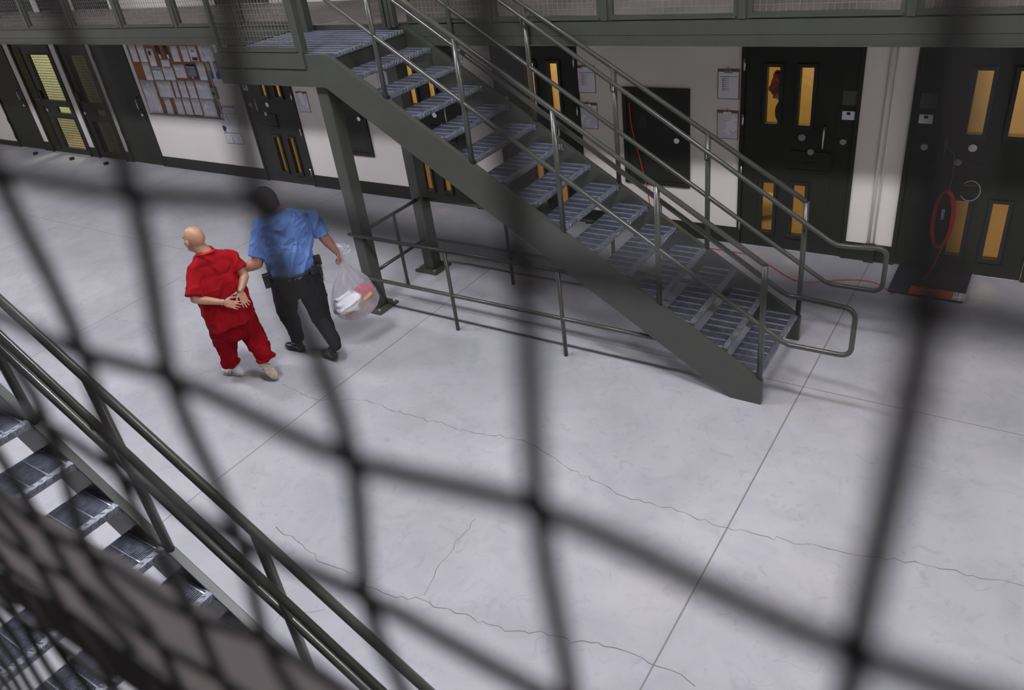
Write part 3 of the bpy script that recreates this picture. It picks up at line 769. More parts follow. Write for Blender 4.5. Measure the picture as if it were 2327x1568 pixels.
w.build('wire_mesh', WIRE, t)
HX0, HX1, HZ0, HZ1 = 5.657-.0492*61-.01, 5.657+.0492*9+.01, 4.063-.0494*21-.01, 4.063+.0494*14+.01
MB().sheet(HX0-.05, HX1+.05, HZ0-.05, HZ1+.05, MY-.02, MY+.02, [(HX0, HX1, HZ0, HZ1)]).build('panel_frame', STEEL, t)
t = thing('box_rail', 'flat topped steel box rail running just outside the foreground wire screen, blurred', 'rail', (3, -8.165, 3.776))
MB().box(HX0-.1, HX1+.1, -8.183, -8.147, 3.715, 3.774).build('rail_bar', mat('shaded rail side black', (.010, .010, .009), .6), t)  # shade on the rail's near side is put into this black colour
MB().box(HX0-.1, HX1+.1, -8.183, -8.146, 3.774, 3.777).build('lit_top_strip', mat('lit rail top brown grey', (.19, .165, .15), .6), t)  # light on the rail's top face painted as a separate, brighter brown grey strip
for x in (HX0-.05, HX0+1.2, HX1): MB().box(x-.01, x+.01, -8.2, -8.183, 3.73, 3.76).build('bracket', STEEL, t)

# ------------------------------------------------------------------ columns and lower rails
def column(x, y, label):
    t = thing('support_column', label, 'column', (x, y, 0), 'columns under the landing')
    o = MB().box(x-.076, x+.076, y-.076, y+.076, .03, 2.50 if y < -2.5 else 2.64).build('shaft', STEEL, t)
    bv = o.modifiers.new('b', 'BEVEL'); bv.width = .012; bv.segments = 3
    MB().box(x-.16, x+.16, y-.16, y+.16, 0.0, .03).build('base_plate', STEEL, t)
    for sx in (-1, 1):
        for sy in (-1, 1): MB().tube([(x+sx*.125, y+sy*.125, .028), (x+sx*.125, y+sy*.125, .052)], .016, 6).build('anchor_bolt', ALU, t)
column(-.29, -2.80, 'square olive steel column under the front edge of the landing')
column(-.29, -1.78, 'square olive steel column under the landing, nearer the wall')
def lowrail(name, a, b, posts, label, end=None):
    t = thing(name, label, 'railing', (a[0], a[1], 0), 'pipe railings guarding the space under the stair')
    for z in (.92, .415):
        e = end if (end and z > .5) else b
        MB().tube([(a[0], a[1], z), (e[0], e[1], z)], .0205, 12).build('rail', PIPE, t)
    for p in posts: MB().tube([(p[0], p[1], 0), (p[0], p[1], .92)], .0205, 12).build('post', PIPE, t)
lowrail('pipe_railing', (-.40, -2.885), (3.2, -2.885), [(.90, -2.885), (2.21, -2.885)], 'two-bar pipe railing along the front side under the stair', (2.38, -2.885))
lowrail('pipe_railing', (-.29, -2.73), (-.29, -1.84), [(-.29, -2.27)], 'short two-bar pipe railing between the two landing columns')
lowrail('pipe_railing', (-.22, -1.80), (3.2, -1.80), [(.90, -1.80), (2.21, -1.80)], 'two-bar pipe railing along the wall side under the stair', (2.38, -1.80))

# ------------------------------------------------------------------ cords, mat, folder
pts = [(1.585, -.035, 1.60), (1.60, -.04, 1.33), (1.66, -.04, 1.09), (1.72, -.045, .86), (1.77, -.05, .67), (1.83, -.06, .30), (1.95, -.10, .012), (2.3, -.22, .008),
       (2.79, -.25, .008), (3.10, -.245, .008), (3.38, -.42, .008), (3.56, -.57, .008), (3.73, -.70, .008), (3.87, -.72, .008), (4.06, -.605, .008), (4.25, -.495, .008), (4.44, -.465, .008), (4.55, -.51, .008), (4.70, -.665, .008)]
def smooth(pts, it=3):
    pts = [V(p) for p in pts]
    for _ in range(it):
        q = [pts[0]]
        for a, b in zip(pts, pts[1:]): q += [a.lerp(b, .25), a.lerp(b, .75)]
        q.append(pts[-1]); pts = q
    return pts
tag(MB().tube(smooth(pts), .0065, 8).build('extension_cord', REDC), 'long red cord from the wall hatch down and along the floor to the rubber mat', 'cord')
t = thing('cord_coil', 'oval coil of red cord hanging in front of the cell door at the right edge', 'cord', (4.98, -.08, .3))
rnd = random.Random(4); pts = []
for k in range(9*26):
    a = 2*PI*k/26; L = k/26
    rx = .085+.012*math.sin(L*2.3)+rnd.uniform(-.002, .002); rz = .30+.012*math.cos(L*1.7)
    pts.append((4.975+rx*math.cos(a)+.004*math.sin(L*5), -.075-.008*math.sin(L*3.1)-.012*math.cos(a*.5), .59+rz*math.sin(a)))
MB().tube(pts, .0065, 6).build('coil', REDC, t)
MB().tube([(4.985, -.075, .89), (4.99, -.07, 1.05), (4.975, -.055, 1.24), (4.895, -.05, 1.33)], .004, 6).build('hanging_loop', GREYC, t)
MB().tube(smooth([(5.01, -.09, .32), (4.99, -.14, .18), (4.95, -.24, .08), (4.93, -.36, .066)]), .0065, 6).build('cord_tail', REDC, t)
MB().tube([(4.965, -.085, .60), (4.965, -.085, .70)], .016, 8).build('plug', CARD, t)
pts = [(5.16+.085*math.cos(a*2*PI/24), -.06, .985+.10*math.sin(a*2*PI/24)-.08) for a in range(-10, 10)]
tag(MB().tube(pts, .005, 6).build('cable_loop', GREYC), 'pale grey cable looping out of the food port at the right edge', 'cable')
o = MB().box(4.645, 5.315, -.645, -.03, .0, .045).build('rubber_mat', RUBBER)
o.modifiers.new('b', 'BEVEL').width = .012
tag(o, 'thick black rubber mat on the floor against the right cell door', 'mat')
o = MB().obox((5.12, -.60, .048), (.20, -.0, 0), (0, .075, 0), (0, 0, .003)).build('paper_stack', PAPER2); tag(o, 'white printed papers lying on the rubber mat, under the orange folder', 'papers')
o = MB().obox((5.03, -.605, .054), (.19, 0, 0), (0, .078, 0), (0, 0, .003)).build('folder', ORANGE); tag(o, 'orange folder lying on the front edge of the rubber mat', 'folder')

# ------------------------------------------------------------------ people
def remesh(mb, name, m, parent, vox, it=2, fold=None, keep=False):
    o = mb.build(name, m, None)
    r = o.modifiers.new('r', 'REMESH'); r.mode = 'VOXEL'; r.voxel_size = vox; r.use_smooth_shade = True
    if it: s = o.modifiers.new('s', 'SMOOTH'); s.iterations = it; s.factor = .6
    bpy.context.view_layer.update()
    dg = bpy.context.evaluated_depsgraph_get()
    me = bpy.data.meshes.new_from_object(o.evaluated_get(dg))
    o.modifiers.clear(); o.data = me
    if not me.materials: me.materials.append(m)
    if fold:
        nr = [v.normal.copy() for v in me.vertices]
        for v, n in zip(me.vertices, nr): v.co = v.co + n*fold(v.co, n)
    for p in me.polygons: p.use_smooth = True
    if parent: o.parent = parent; o.matrix_parent_inverse = Matrix.Translation(-parent.location)
    return o
def folds(amp, sc, seed=0, dirn=V((0, 0, 1)), st=3.5):
    def f(co, n):
        d = dirn.normalized(); a = co.dot(d); q = co - d*a
        p = (q*sc + d*(a*sc/st)) + V((seed, seed*1.7, 0))
        w = noise.noise(p)
        w2 = noise.noise(p*2.3+V((5, 5, 5)))
        return amp*((max(0, 1-abs(w)*4.5)**1.5)*1.3 - .35 + w2*.5)
    return f

def hand(mb, wrist, d, nrm, thumbside, size=1., curl=(.35, .35, .35, .35), spread=.10, thumb=(.6, .5)):
    """palm + five separate fingers; d = direction of the fingers, nrm = back of the hand"""
    d = V(d).normalized(); nrm = V(nrm); nrm = (nrm - d*nrm.dot(d)).normalized(); sd = d.cross(nrm)*thumbside
    s = size; w = V(wrist)
    mb.ell(w+d*.045*s, d*.052*s, sd*.040*s, nrm*.015*s, 16, 10)
    mb.ell(w+d*.075*s, d*.025*s, sd*.041*s, nrm*.0125*s, 16, 10)
    mb.cone(w-d*.01*s, w+d*.03*s, .021*s, .022*s, 12)
    L = [.072, .080, .074, .058]; off = [.030, .010, -.011, -.030]; rr = [.0088, .0092, .0086, .0076]
    for k in range(4):
        b = w + d*(.088 - abs(off[k]-.005)*.12)*s + sd*off[k]*s
        a = spread*(off[k]/.03); dd = (d*math.cos(a)+sd*math.sin(a)).normalized()
        p = b; ang = curl[k]*.5
        for q, fr in enumerate((.45, .32, .26)):
            vdir = (dd*math.cos(ang) - nrm*math.sin(ang))
            p2 = p + vdir*L[k]*fr*s; mb.cone(p, p2, rr[k]*s*(1-.08*q), rr[k]*s*(.94-.09*q), 10); p = p2; ang += curl[k]
    b = w + d*.022*s + sd*.030*s
    t1 = (d*math.cos(thumb[0]) + sd*math.sin(thumb[0]) - nrm*.25*thumb[1]).normalized()
    p1 = b + t1*.038*s; t2 = (d*math.cos(thumb[0]*.5)+sd*math.sin(thumb[0]*.5) - nrm*.6*thumb[1]).normalized(); p2 = p1+t2*.030*s; p3 = p2+(t2-nrm*.2).normalized()*.022*s
    mb.cone(b, p1, .0125*s, .0105*s, 10); mb.cone(p1, p2, .0100*s, .0092*s, 10); mb.cone(p2, p3, .0090*s, .0075*s, 10)

def head(mb, c, f, u, s=1., jaw=1.):
    """c centre of skull, f facing, u up"""
    f = V(f).normalized(); u = V(u); u = (u-f*u.dot(f)).normalized(); l = u.cross(f)
    mb.ell(c - f*.012*s + u*.022*s, f*.098*s, l*.077*s, u*.092*s, 24, 16)
    mb.ell(c + f*.020*s - u*.030*s, f*.074*s, l*.066*s*jaw, u*.085*s, 20, 14)
    mb.ell(c + f*.050*s - u*.082*s, f*.040*s, l*.045*s*jaw, u*.032*s, 16, 10)       # chin
    mb.cone(c + f*.088*s + u*.006*s, c + f*.108*s - u*.026*s, .010*s, .015*s, 10)   # nose
    for k in (-1, 1):
        mb.ell(c + f*.070*s + l*.032*s*k + u*.012*s, f*.018*s, l*.020*s, u*.010*s)   # brow
        mb.ell(c + f*.060*s + l*.045*s*k - u*.030*s, f*.022*s, l*.018*s, u*.020*s)   # cheek
        mb.ell(c - f*.008*s + l*.079*s*k - u*.012*s, f*.018*s, l*.008*s, u*.032*s)   # ear
        mb.ell(c - f*.016*s + l*.087*s*k - u*.006*s, f*.013*s, l*.006*s, u*.024*s)
    mb.ell(c + f*.088*s - u*.054*s, f*.012*s, l*.024*s, u*.007*s); mb.ell(c + f*.084*s - u*.066*s, f*.012*s, l*.021*s, u*.007*s)
def face_bits(root, c, f, u, s, eyem, lipm, browm):
    f = V(f).normalized(); u = V(u); u = (u-f*u.dot(f)).normalized(); l = u.cross(f)
    for k in (-1, 1):
        e = MB(); e.ball(c + f*.080*s + l*.031*s*k - u*.004*s, .011*s); o = e.build('eye', mat('eye white', (.7, .68, .66), .3), root)
        p = MB(); p.ball(c + f*.0872*s + l*.031*s*k - u*.004*s, .0052*s); p.build('iris', mat('dark iris', (.03, .02, .015), .2), o)
        b = MB(); b.ell(c + f*.089*s + l*.032*s*k + u*.017*s, f*.005*s, l*.017*s, u*.004*s); b.build('eyebrow', browm, root)
    m = MB(); m.ell(c + f*.096*s - u*.055*s, f*.006*s, l*.021*s, u*.005*s); m.ell(c + f*.092*s - u*.066*s, f*.006*s, l*.017*s, u*.005*s); m.build('lips', lipm, root)

def shoe(root, heel, toe, up, m, sm, s=1., name='shoe', straps=None):
    heel, toe, up = V(heel), V(toe), V(up); d = (toe-heel).normalized(); up = (up-d*up.dot(d)).normalized(); l = up.cross(d); L = (toe-heel).length
    so = MB(); so.ell(heel+d*L*.30+up*.014, d*L*.32, l*.036*s, up*.018, 20, 8); so.ell(heel+d*L*.68+up*.012, d*L*.34, l*.048*s, up*.016, 20, 8)
    so.ell(heel+d*L*.5+up*.012, d*L*.40, l*.036*s, up*.015, 20, 8)
    sh = MB(); sh.ell(heel+d*L*.24+up*.050, d*L*.25, l*.037*s, up*.045, 20, 12); sh.ell(heel+d*L*.66+up*.038, d*L*.33, l*.046*s, up*.030, 20, 12)
    sh.ell(heel+d*L*.42+up*.056, d*L*.22, l*.036*s, up*.038, 20, 12); sh.cone(heel+d*L*.22+up*.05, heel+d*L*.24+up*.095, .036*s, .040*s)
    o = remesh(sh, name, m, root, .006, 2)
    q = remesh(so, 'sole', sm, None, .006, 1); q.parent = o
    if straps:
        for fr in (.42, .56):
            b = MB(); pts = [heel+d*L*fr+up*(.03+.052*math.sin(a))*(1.0 if fr < .5 else .86)+l*(.043*s*math.cos(a)) for a in [PI*k/10 for k in range(11)]]
            b.tube(pts, .0045, 6); x = b.build('strap', straps, None); x.parent = o
    return o

jk = remesh(JK[0].ell((3.0, .95, 1.66), (.07,0,.03), (0,.06,0), (-.05,0,.09)).ell((3.12, .95, 1.46), (.09,0,0), (0,.07,0), (0,0,.12)), 'jacket_body', JK[1], JK[2], .012, 2, folds(.035, 9, 77, V((0,0,1)), 1.5))
# ---- man in red
O = V((-.60, -4.44, 0)); f = V((-.92, .39, 0)).normalized(); l = V((-f.y, f.x, 0)); Z = V((0,0,1))
def J(px, py, a): return at(px, py, O, f, a)
red = thing('person', 'bald person in a loose red shirt and red trousers walking with hands cuffed behind', 'person', tuple(O))
shL, shR = J(440,612,.05), J(528,585,.03)
neckb = J(464,568,.07); hc = J(441,544,.12)
elL, wrL = J(443,680,-.08), J(508,687,-.20)
elR, wrR = J(556,628,-.06), J(546,662,-.17)
hf = (f*.93 + l*.40).normalized()
hu = (Z - f*-.0 + f*.18).normalized()
bd = MB(); head(bd, hc, hf, hu, 1.10)
bd.cone(hc - hf*.02 - hu*.06, neckb - Z*.03, .063, .068); bd.cone(neckb-Z*.03, neckb-Z*.12+f*.01, .066, .05)
sh0 = neckb - Z*.17
for a_, e_, w_ in ((shL, elL, wrL), (shR, elR, wrR)):
    bd.cone(sh0, a_, .05, .045); bd.cone(a_, e_, .046, .041); bd.cone(e_, e_.lerp(w_, .35), .041, .040); bd.cone(e_.lerp(w_, .35), w_, .040, .025)
# hands: left palm faces back and up, fingers toward the right side
dL = (J(548,696,-.22)-wrL); hand(bd, wrL, dL, f*.8-Z*.45, 1, .98, (.22,.26,.3,.34), .16, (.75,.3))
dR = (J(562,697,-.22)-wrR); hand(bd, wrR, dR, f*.9+l*.1, -1, .98, (.18,.3,.36,.4), .14, (.8,.2))
bd.cone(neckb-Z*.10, sh0, .05, .06); bd.cone(sh0, O+Z*.95+f*.02, .08, .09)
body = remesh(bd, 'body', SKIN, red, .0045, 2)
face_bits(body, hc, hf, hu, 1.10, None, mat('lip skin', (.42,.18,.14), .5), mat('grey brow hair', (.12,.10,.09), .8))
# shirt
sb = MB()
mid = (shL+shR)/2
ax = (shR-shL).normalized()
def ring(c, rw, rd, rh): sb.ell(c, ax*rw, ax.cross(Z).normalized()*rd, Z*rh, 28, 16)
ring(mid - Z*.07 + f*.00, .200, .125, .13)
ring(mid - Z*.19 + f*.01, .232, .155, .21)
ring(O+Z*.98+f*.02, .228, .168, .25)
ring(O+Z*.80+f*.01, .232, .178, .16)
sb.cone(neckb - Z*.050, mid-Z*.07, .080, .115); sb.ell(neckb-Z*.10-f*.01, ax*.13, f*.105, Z*.075, 24, 12)
for q_ in (shL, shR): sb.cone(neckb-Z*.075, q_+Z*.0, .070, .064)
sb.tube([shL-Z*.01, shL.lerp(elL, .90)], [.066, .092], 24); sb.ball(shL-Z*.01, .068)
sb.tube([shR-Z*.01, shR.lerp(elR, .66)], [.066, .086], 24); sb.ball(shR-Z*.01, .068)
hp = [O+Z*.66+l*.02, O+Z*.80]
# hem: loose skirt of the shirt, longer at the left
n_ = 30; top_, bot_ = [], []
for k in range(n_):
    a = 2*PI*k/n_; top_.append(O+Z*.95+f*.015+ax*.225*math.cos(a)+f*.168*math.sin(a))
    rr_ = 1+.05*math.sin(a*5+1)
    bot_.append(O+Z*(.655+.025*math.cos(a))+f*.0+ax*.240*rr_*math.cos(a)+f*.185*rr_*math.sin(a))
sb.add(top_+bot_, [tuple(range(n_))[::-1], tuple(range(n_, 2*n_))]+[(k, (k+1) % n_, n_+(k+1) % n_, n_+k) for k in range(n_)])
F1 = folds(.014, 5, 3, V((.55, .3, .8)), 3.5); F2 = folds(.004, 14, 8, V((.3, .8, .6)), 3)
shirt = remesh(sb, 'shirt', SHIRTRED, red, .008, 3, lambda c, n: F1(c, n)+F2(c, n))
cb = MB(); pts = []
for k in range(24):
    a = 2*PI*k/24; pts.append(neckb - Z*.030 + ax*.080*math.cos(a) + f*(.080*math.sin(a)) + Z*(-.020*math.sin(a)) + f*.005)
cb.tube(pts, .012, 8, True); cb.build('collar', COLLAR, red)
# trousers
hipL = O+Z*.80-ax*.095; hipR = O+Z*.80+ax*.095
anL, anR = J(524,822,.10), J(602,808,-.20)
knL, knR = J(512,778,.15), J(574,762,.03)
pb = MB()
pb.ell(O+Z*.80, ax*.185, f*.155, Z*.17, 24, 14)
pb.chain([hipL-Z*.02, knL, anL+Z*.03], [.135, .108, .084], 20)
pb.chain([hipR-Z*.02, knR, anR+Z*.03], [.140, .115, .084], 20)
pb.ell(O+Z*.60, ax*.15, f*.12, Z*.18, 20, 12)
pb.ell(anR+Z*.02, ax*.088, f*.085, Z*.04); pb.ell(anL+Z*.01, ax*.085, f*.088, Z*.035)
P1 = folds(.012, 6, 13, V((0,0,1)), 2.2); P2 = folds(.004, 15, 18, V((.7,.7,.2)), 2.5)
def pf(c, n):
    k = max(0, min(1, (.55-c.z)/.35)); return P1(c, n) + P2(c, n)*(.6+k)
remesh(pb, 'trousers', PANTSRED, red, .008, 2, pf)
for c, ax_ in ((anL, .0), (anR, .3)):
    q = MB(); pts = []
    for k in range(28):
        a = 2*PI*k/28; r_ = .078*(1+.08*math.sin(3*a+c.x*9)); pts.append(c - Z*(.012+.012*math.sin(2*a)) + ax*r_*math.cos(a) + f*r_*math.sin(a))
    q.tube(pts, [.020+.005*math.sin(k*1.3) for k in range(28)], 10, True); q.build('trouser_cuff', PANTSRED, red)
hL = V((anL.x, anL.y, 0)); ld = V((-.985, -.17, 0)).normalized()
shoe(red, V((-.665, -4.470, .002)), V((-.665, -4.470, .002))+ld*.29, Z, WHITES, SOLE, 1.0, 'shoe', BLACKP)
heelR = J(590,822,-.23); toeR = J(620,852,-.30); toeR.z = max(.015, toeR.z)
toeR = heelR + (toeR-heelR).normalized()*.27
upR = (f*.8 + Z*.35)
so_d = (toeR-heelR).normalized()
shoe(red, heelR - so_d*.03, toeR - so_d*.03, upR, WHITES, SOLE, 1.0, 'shoe', BLACKP)
# handcuffs
t = thing('handcuffs', 'steel handcuffs joining both wrists behind the red shirt', 'handcuffs', tuple((wrL+wrR)/2))
def cuff(c, d, r=.032):
    d = V(d).normalized(); a1 = d.orthogonal().normalized(); a2 = d.cross(a1)
    MB().tube([c + (a1*math.cos(2*PI*k/20)+a2*math.sin(2*PI*k/20))*r for k in range(20)], .0045, 8, True).build('cuff', CHROME, t)
cL = wrL + dL.normalized()*-.012; cR = wrR - dR.normalized()*.012
cuff(cL, dL); cuff(cR, dR)
a_ = cL + (cR-cL).normalized()*.034; b_ = cR + (cL-cR).normalized()*.034
MB().obox(a_.lerp(b_, .12), (b_-a_)*.12, Z*.010, (b_-a_).cross(Z).normalized()*.006).build('lock_body', CHROME, t)
MB().obox(a_.lerp(b_, .88), (b_-a_)*.12, Z*.010, (b_-a_).cross(Z).normalized()*.006).build('lock_body', CHROME, t)
ch = MB()
for k in range(4):
    p = a_.lerp(b_, .26+.16*k); e = (b_-a_).normalized(); n1 = e.cross(Z if k % 2 else f).normalized()
    ch.tube([p + (e*math.cos(2*PI*q/10)*.011+n1*math.sin(2*PI*q/10)*.006) for q in range(10)], .0022, 6, True)
ch.build('chain', CHROME, t)

# ---- man in blue
O2 = V((-.20, -3.87, 0)); f2 = V((-.90, .43, 0)).normalized(); l2 = V((-f2.y, f2.x, 0))
def K(px, py, a): return at(px, py, O2, f2, a)
blu = thing('person', 'broad dark haired person in light blue polo shirt and black trousers, carrying the bag', 'person', tuple(O2))
sL, sR = K(596,516,.08), K(708,497,.0)
nb = K(640,478,.12); h2 = K(606,456,.20)
eL, wL = K(584,598,.06), K(552,612,.14)
eR, wR = K(737,540,-.03), K(765,572,.00)
hf2 = (f2*.95 + l2*.30).normalized(); hu2 = (Z+f2*.25+l2*.12).normalized()
bd = MB(); head(bd, h2, hf2, hu2, 1.04, 1.12)
bd.cone(h2-hu2*.06-hf2*.02, nb-Z*.03, .066, .076); bd.cone(nb-Z*.03, nb-Z*.11, .076, .10)
s0 = nb - Z*.10
for a_, e_, w_, k in ((sL, eL, wL, 1.08), (sR, eR, wR, 1.)):
    bd.cone(s0.lerp(a_, .4), a_, .085, .07); bd.cone(a_, e_, .062*k, .053*k); bd.cone(e_, e_.lerp(w_, .35), .053*k, .052*k); bd.cone(e_.lerp(w_, .35), w_, .052*k, .032*k)
bd.cone(s0, O2+Z*1.0, .12, .11)
armR = shR.lerp(elR, .78)
dl = (armR - wL).normalized(); hand(bd, wL, (armR+f*.05 - wL), -f2*.3 - Z*.2 + ax*1.0, 1, 1.05, (.55,.6,.6,.6), .12, (.9,.6))
hR = K(771,582,.01)
hand(bd, wR, (K(776,594,.01)-wR), ax*.9-f2*.2, 1, 1.05, (1.15,1.2,1.2,1.2), .03, (.35,1.4))
b2 = remesh(bd, 'body', SKIN2, blu, .005, 2)
face_bits(b2, h2, hf2, hu2, 1.04, None, MATS['lip skin'], HAIR)
hm = MB()
lh = hu2.cross(hf2)
hm.ell(h2 - hf2*.018 + hu2*.036, hf2*.114, lh*.096, hu2*.106, 24, 14)
hm.ell(h2 - hf2*.050 - hu2*.010, hf2*.074, lh*.090, hu2*.095, 20, 12)
remesh(hm, 'hair', HAIR, blu, .006, 2, folds(.004, 30, 2, V((0,0,1)), 1.5))
# polo
sb = MB(); ax2 = (sR-sL).normalized(); mid2 = (sL+sR)/2
axh = V((ax2.x, ax2.y, 0)).normalized(); fd = V((axh.y, -axh.x, 0))
def ring2(c, rw, rd, rh): sb.ell(c, axh*rw, fd*rd, Z*rh, 28, 16)
bc = O2 + f2*.04
ring2(mid2 - Z*.06, .225, .150, .15); sb.ell(K(662,512,.0), axh*.205, fd*.165, Z*.165, 28, 16); ring2(mid2 - Z*.08, .235, .150, .14); ring2(mid2.lerp(bc+Z*1.15, .45)-Z*.02, .235, .175, .22)
ring2(bc+Z*1.16, .235, .215, .23); ring2(bc+Z*1.05, .232, .215, .19)
sb.cone(nb-Z*.065, mid2-Z*.08, .095, .13)
sb.cone(nb-Z*.09, sL, .095, .080); sb.cone(nb-Z*.09, sR, .095, .080)
sb.tube([sL+Z*.0, sL.lerp(eL, .82)], [.088, .082], 24); sb.ball(sL, .088)
sb.tube([sR+Z*.0, sR.lerp(eR, .86)], [.088, .078], 24); sb.ball(sR, .088)
G1 = folds(.014, 6, 23, V((.3, .5, .8)), 4); G2_ = folds(.007, 15, 28, V((.5,.2,.9)), 4)
shirt2 = remesh(sb, 'polo_shirt', BLUE, blu, .008, 3, lambda c, n: G1(c, n)+G2_(c, n))
q = MB(); pts = []
for k in range(24):
    a = 2*PI*k/24; pts.append(nb - Z*.028 + axh*.086*math.cos(a) + fd*(.086*math.sin(a)) + Z*(.02*math.sin(a)))
q.tube(pts, .014, 8, True); q.build('collar', BLUE, blu)
# trousers
hL2 = O2+Z*.92-axh*.11; hR2 = O2+Z*.92+axh*.11
aL2, aR2 = K(676,766,.24), K(762,784,-.24)
kL2, kR2 = K(652,705,.22), K(730,720,-.02)
pb = MB(); pb.ell(O2+Z*.97+f2*.02, axh*.222, fd*.185, Z*.15, 24, 14)
pb.chain([hL2, kL2, aL2], [.145, .098, .070], 20); pb.chain([hR2, kR2, aR2], [.145, .100, .064], 20)
pb.ell(O2+Z*.84, axh*.19, fd*.15, Z*.14, 20, 12)
H1 = folds(.010, 6, 33, V((0,0,1)), 3); H2_ = folds(.004, 16, 38, V((0,0,1)), 2)
remesh(pb, 'trousers', BLACKC, blu, .008, 2, lambda c, n: H1(c, n)+H2_(c, n))
q = MB(); pts = []
for k in range(32):
    a = 2*PI*k/32; pts.append(O2+Z*(1.0-.0)+f2*.03 + axh*.232*math.cos(a)+fd*.205*math.sin(a))
q.tube(pts, .016, 8, True); q.build('belt', BLACKL, blu)
def onbelt(a, dz=0., r=1.09): return O2+Z*(1.0+dz)+f2*.03 + axh*.232*r*math.cos(a)+fd*.205*r*math.sin(a)
# which way is back?  fd*sin; back is -f2
sg = 1 if fd.dot(-f2) > 0 else -1
for a, dz, (w_, h_, d_), nm, m_ in ((.10, .03, (.022, .050, .035), 'radio_pouch', BLACKP), (.75, .0, (.045, .035, .018), 'belt_pouch', BLACKL), (3.0, -.04, (.03, .07, .04), 'holster', BLACKP), (.35, -.05, (.02, .06, .03), 'key_pouch', BLACKP)):
    p = onbelt(sg*a, dz, 1.10); rd = (p - O2 - V((0,0,p.z))).normalized(); tg = rd.cross(Z)
    o = MB().obox(p, rd*d_, tg*w_, Z*h_).build(nm, m_, blu); bv = o.modifiers.new('b', 'BEVEL'); bv.width = .008; bv.segments = 3
p = onbelt(sg*.28, -.10, 1.16)
kb = MB()
kb.tube([p+Z*.06+V((0, .03*math.cos(a), .03*math.sin(a))) for a in [2*PI*i/14 for i in range(14)]], .003, 6, True)
for i in range(6): kb.obox(p - Z*(.02+.008*i) + axh*.012*math.sin(i*2.1), axh*.003, fd*.010, Z*.028)
kb.build('key_ring', mat('brass keys', (.45, .38, .16), .35, .8), blu)
wd = (wL-eL).normalized()
a1 = wd.orthogonal().normalized(); a2 = wd.cross(a1); wc = wL - wd*.015
wt = MB().tube([wc+(a1*math.cos(2*PI*k/18)+a2*math.sin(2*PI*k/18))*.040 for k in range(18)], .009, 8, True).build('wrist_watch', BLACKP, blu)
# shoes
sd2 = V((-.97, .10, 0)).normalized()
g = V((-.385, -3.875, .003)); shoe(blu, g, g + V((-.985, -.02, 0))*.30, Z, BLACKL, BLACKP, 1.05)
hh = V((.10, -3.885, .035)); tt = hh + V((-.96, .20, -.10)).normalized()*.29
shoe(blu, hh, tt, Z, BLACKL, BLACKP, 1.05)

# ------------------------------------------------------------------ bag of belongings
bn = K(775,592,.01)          # gathered neck
bcen = K(805,672,.02)
bag = thing('plastic_bag', 'bulging clear plastic bag of belongings hanging from the hand of the person in blue', 'bag', tuple(bcen))
prof = [(.0, .020), (.05, .034), (.12, .072), (.20, .125), (.28, .170), (.36, .205), (.44, .225), (.52, .222), (.585, .195), (.635, .150), (.668, .085), (.680, .010)]
down = (bcen - bn).normalized(); down = V((down.x*.85, down.y*.85, down.z)).normalized()
s1 = down.cross(f2).normalized(); s2 = down.cross(s1).normalized()
def bagpt(t, r, a):
    n1 = 1 + (.10*math.sin(a*9+t*5)+.06*math.sin(a*17+t*9))*max(.0, 1-t/.42) + .03*math.sin(a*4+t*11) + .018*math.sin(a*13+t*31)
    return bn + down*t + (s1*math.cos(a)*1.12 + s2*math.sin(a)*.82)*r*n1
pr = []
for i in range(len(prof)-1):
    for q in range(5):
        u = q/5; u2 = (1-math.cos(PI*u))/2 if False else u
        pr.append((prof[i][0]*(1-u)+prof[i+1][0]*u, prof[i][1]*(1-u2)+prof[i+1][1]*u2))
pr.append(prof[-1]); NA = 96
vs = [bagpt(t_, r_, 2*PI*k/NA) for t_, r_ in pr for k in range(NA)]
fs = [(i*NA+k, i*NA+(k+1) % NA, (i+1)*NA+(k+1) % NA, (i+1)*NA+k) for i in range(len(pr)-1) for k in range(NA)]
mb = MB(); mb.add(vs, fs, True); mb.build('bag_film', BAG, bag)
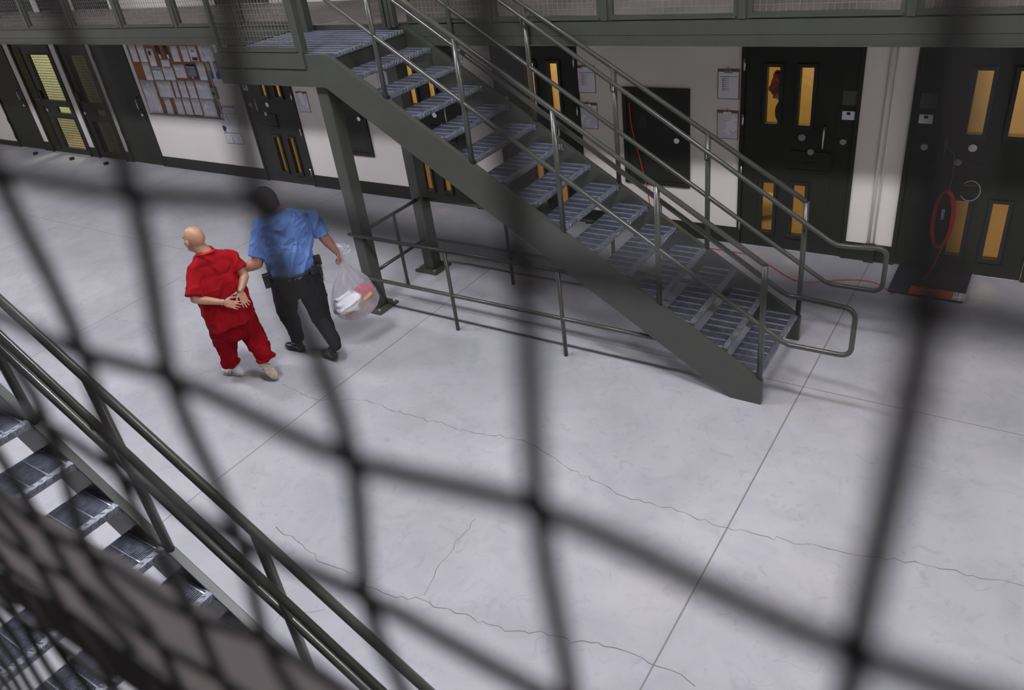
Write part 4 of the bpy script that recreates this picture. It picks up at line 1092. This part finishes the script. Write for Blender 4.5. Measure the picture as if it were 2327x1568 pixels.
# ruffled top above the fist
mb = MB(); vs = []; fs = []
upb = (K(782,562,.0) - bn).normalized(); u1 = upb.orthogonal().normalized(); u2 = upb.cross(u1)
PT = [(0., .018), (.04, .022), (.08, .040), (.12, .068), (.155, .078), (.175, .060), (.170, .035), (.15, .01)]
for t_, r_ in PT:
    for k in range(40):
        a = 2*PI*k/40; rr_ = r_*(1+.16*math.sin(a*5+t_*30)+.10*math.sin(a*9)); vs.append(bn - upb*.01 + upb*t_*1.0 + (u1*math.cos(a)+u2*math.sin(a))*rr_)
for i in range(len(PT)-1):
    for k in range(40): fs.append((i*40+k, i*40+(k+1) % 40, (i+1)*40+(k+1) % 40, (i+1)*40+k))
mb.add(vs, fs, True); mb.build('bag_top', BAG, bag)
def inbag(px, py, a): return K(px, py, a)
def lump(name, c, r, m, label, cat, seed, amp=.024):
    mb = MB(); mb.ell(c, s1*r[0], s2*r[1], down*r[2], 24, 14); F_ = folds(amp, 9, seed, V((.3,.6,.2)), 2)
    o = remesh(mb, name, m, None, .009, 1, F_); tag(o, label, cat, None); return o
fw = -f2
lump('towel', inbag(793,685,-.10), (.150,.085,.105), CLOTHW, 'crumpled white towel inside the clear bag', 'towel', 41)
lump('folded_cloth', inbag(826,662,-.02), (.120,.075,.080), CLOTHR, 'rose red folded cloth inside the clear bag', 'cloth', 43, .01)
lump('grey_bundle', inbag(838,684,.02), (.055,.07,.11), mat('blue grey cloth', (.16,.22,.30), .9), 'blue grey bundle on the right side inside the clear bag', 'clothing', 45)
lump('beige_pouch', inbag(826,697,-.04), (.105,.075,.075), BEIGE, 'beige pouch under the envelope inside the clear bag', 'pouch', 47)
lump('paper_bundle', inbag(778,703,-.04), (.07,.065,.075), mat('mottled paper', (.55,.50,.50), .8, 0, .3, 14), 'crumpled mottled papers at the lower left inside the bag', 'papers', 49)
lump('pink_bundle', inbag(808,710,-.02), (.10,.075,.04), mat('dusty pink cloth', (.48,.28,.25), .9), 'dusty pink bundle at the bottom of the clear bag', 'clothing', 51)
ea, eb = inbag(787,714,-.15), inbag(845,665,-.13)
mb = MB(); e = (eb-ea); mb.tube([ea, ea.lerp(eb,.3)+Z*.004, ea.lerp(eb,.65)-Z*.003, eb], [.018,.0165,.019,.022], 12)
tag(mb.build('rolled_envelope', MANILA), 'rolled yellow brown envelope lying diagonally inside the clear bag', 'envelope')

# ------------------------------------------------------------------ world and view
w = bpy.data.worlds.new('world'); S.world = w; w.use_nodes = True
w.node_tree.nodes['Background'].inputs[0].default_value = (.5, .52, .6, 1); w.node_tree.nodes['Background'].inputs[1].default_value = .02
S.view_settings.view_transform = 'Standard'; S.view_settings.look = 'None'; S.view_settings.gamma = 1; S.view_settings.use_curve_mapping = False
S.view_settings.exposure = 0.0
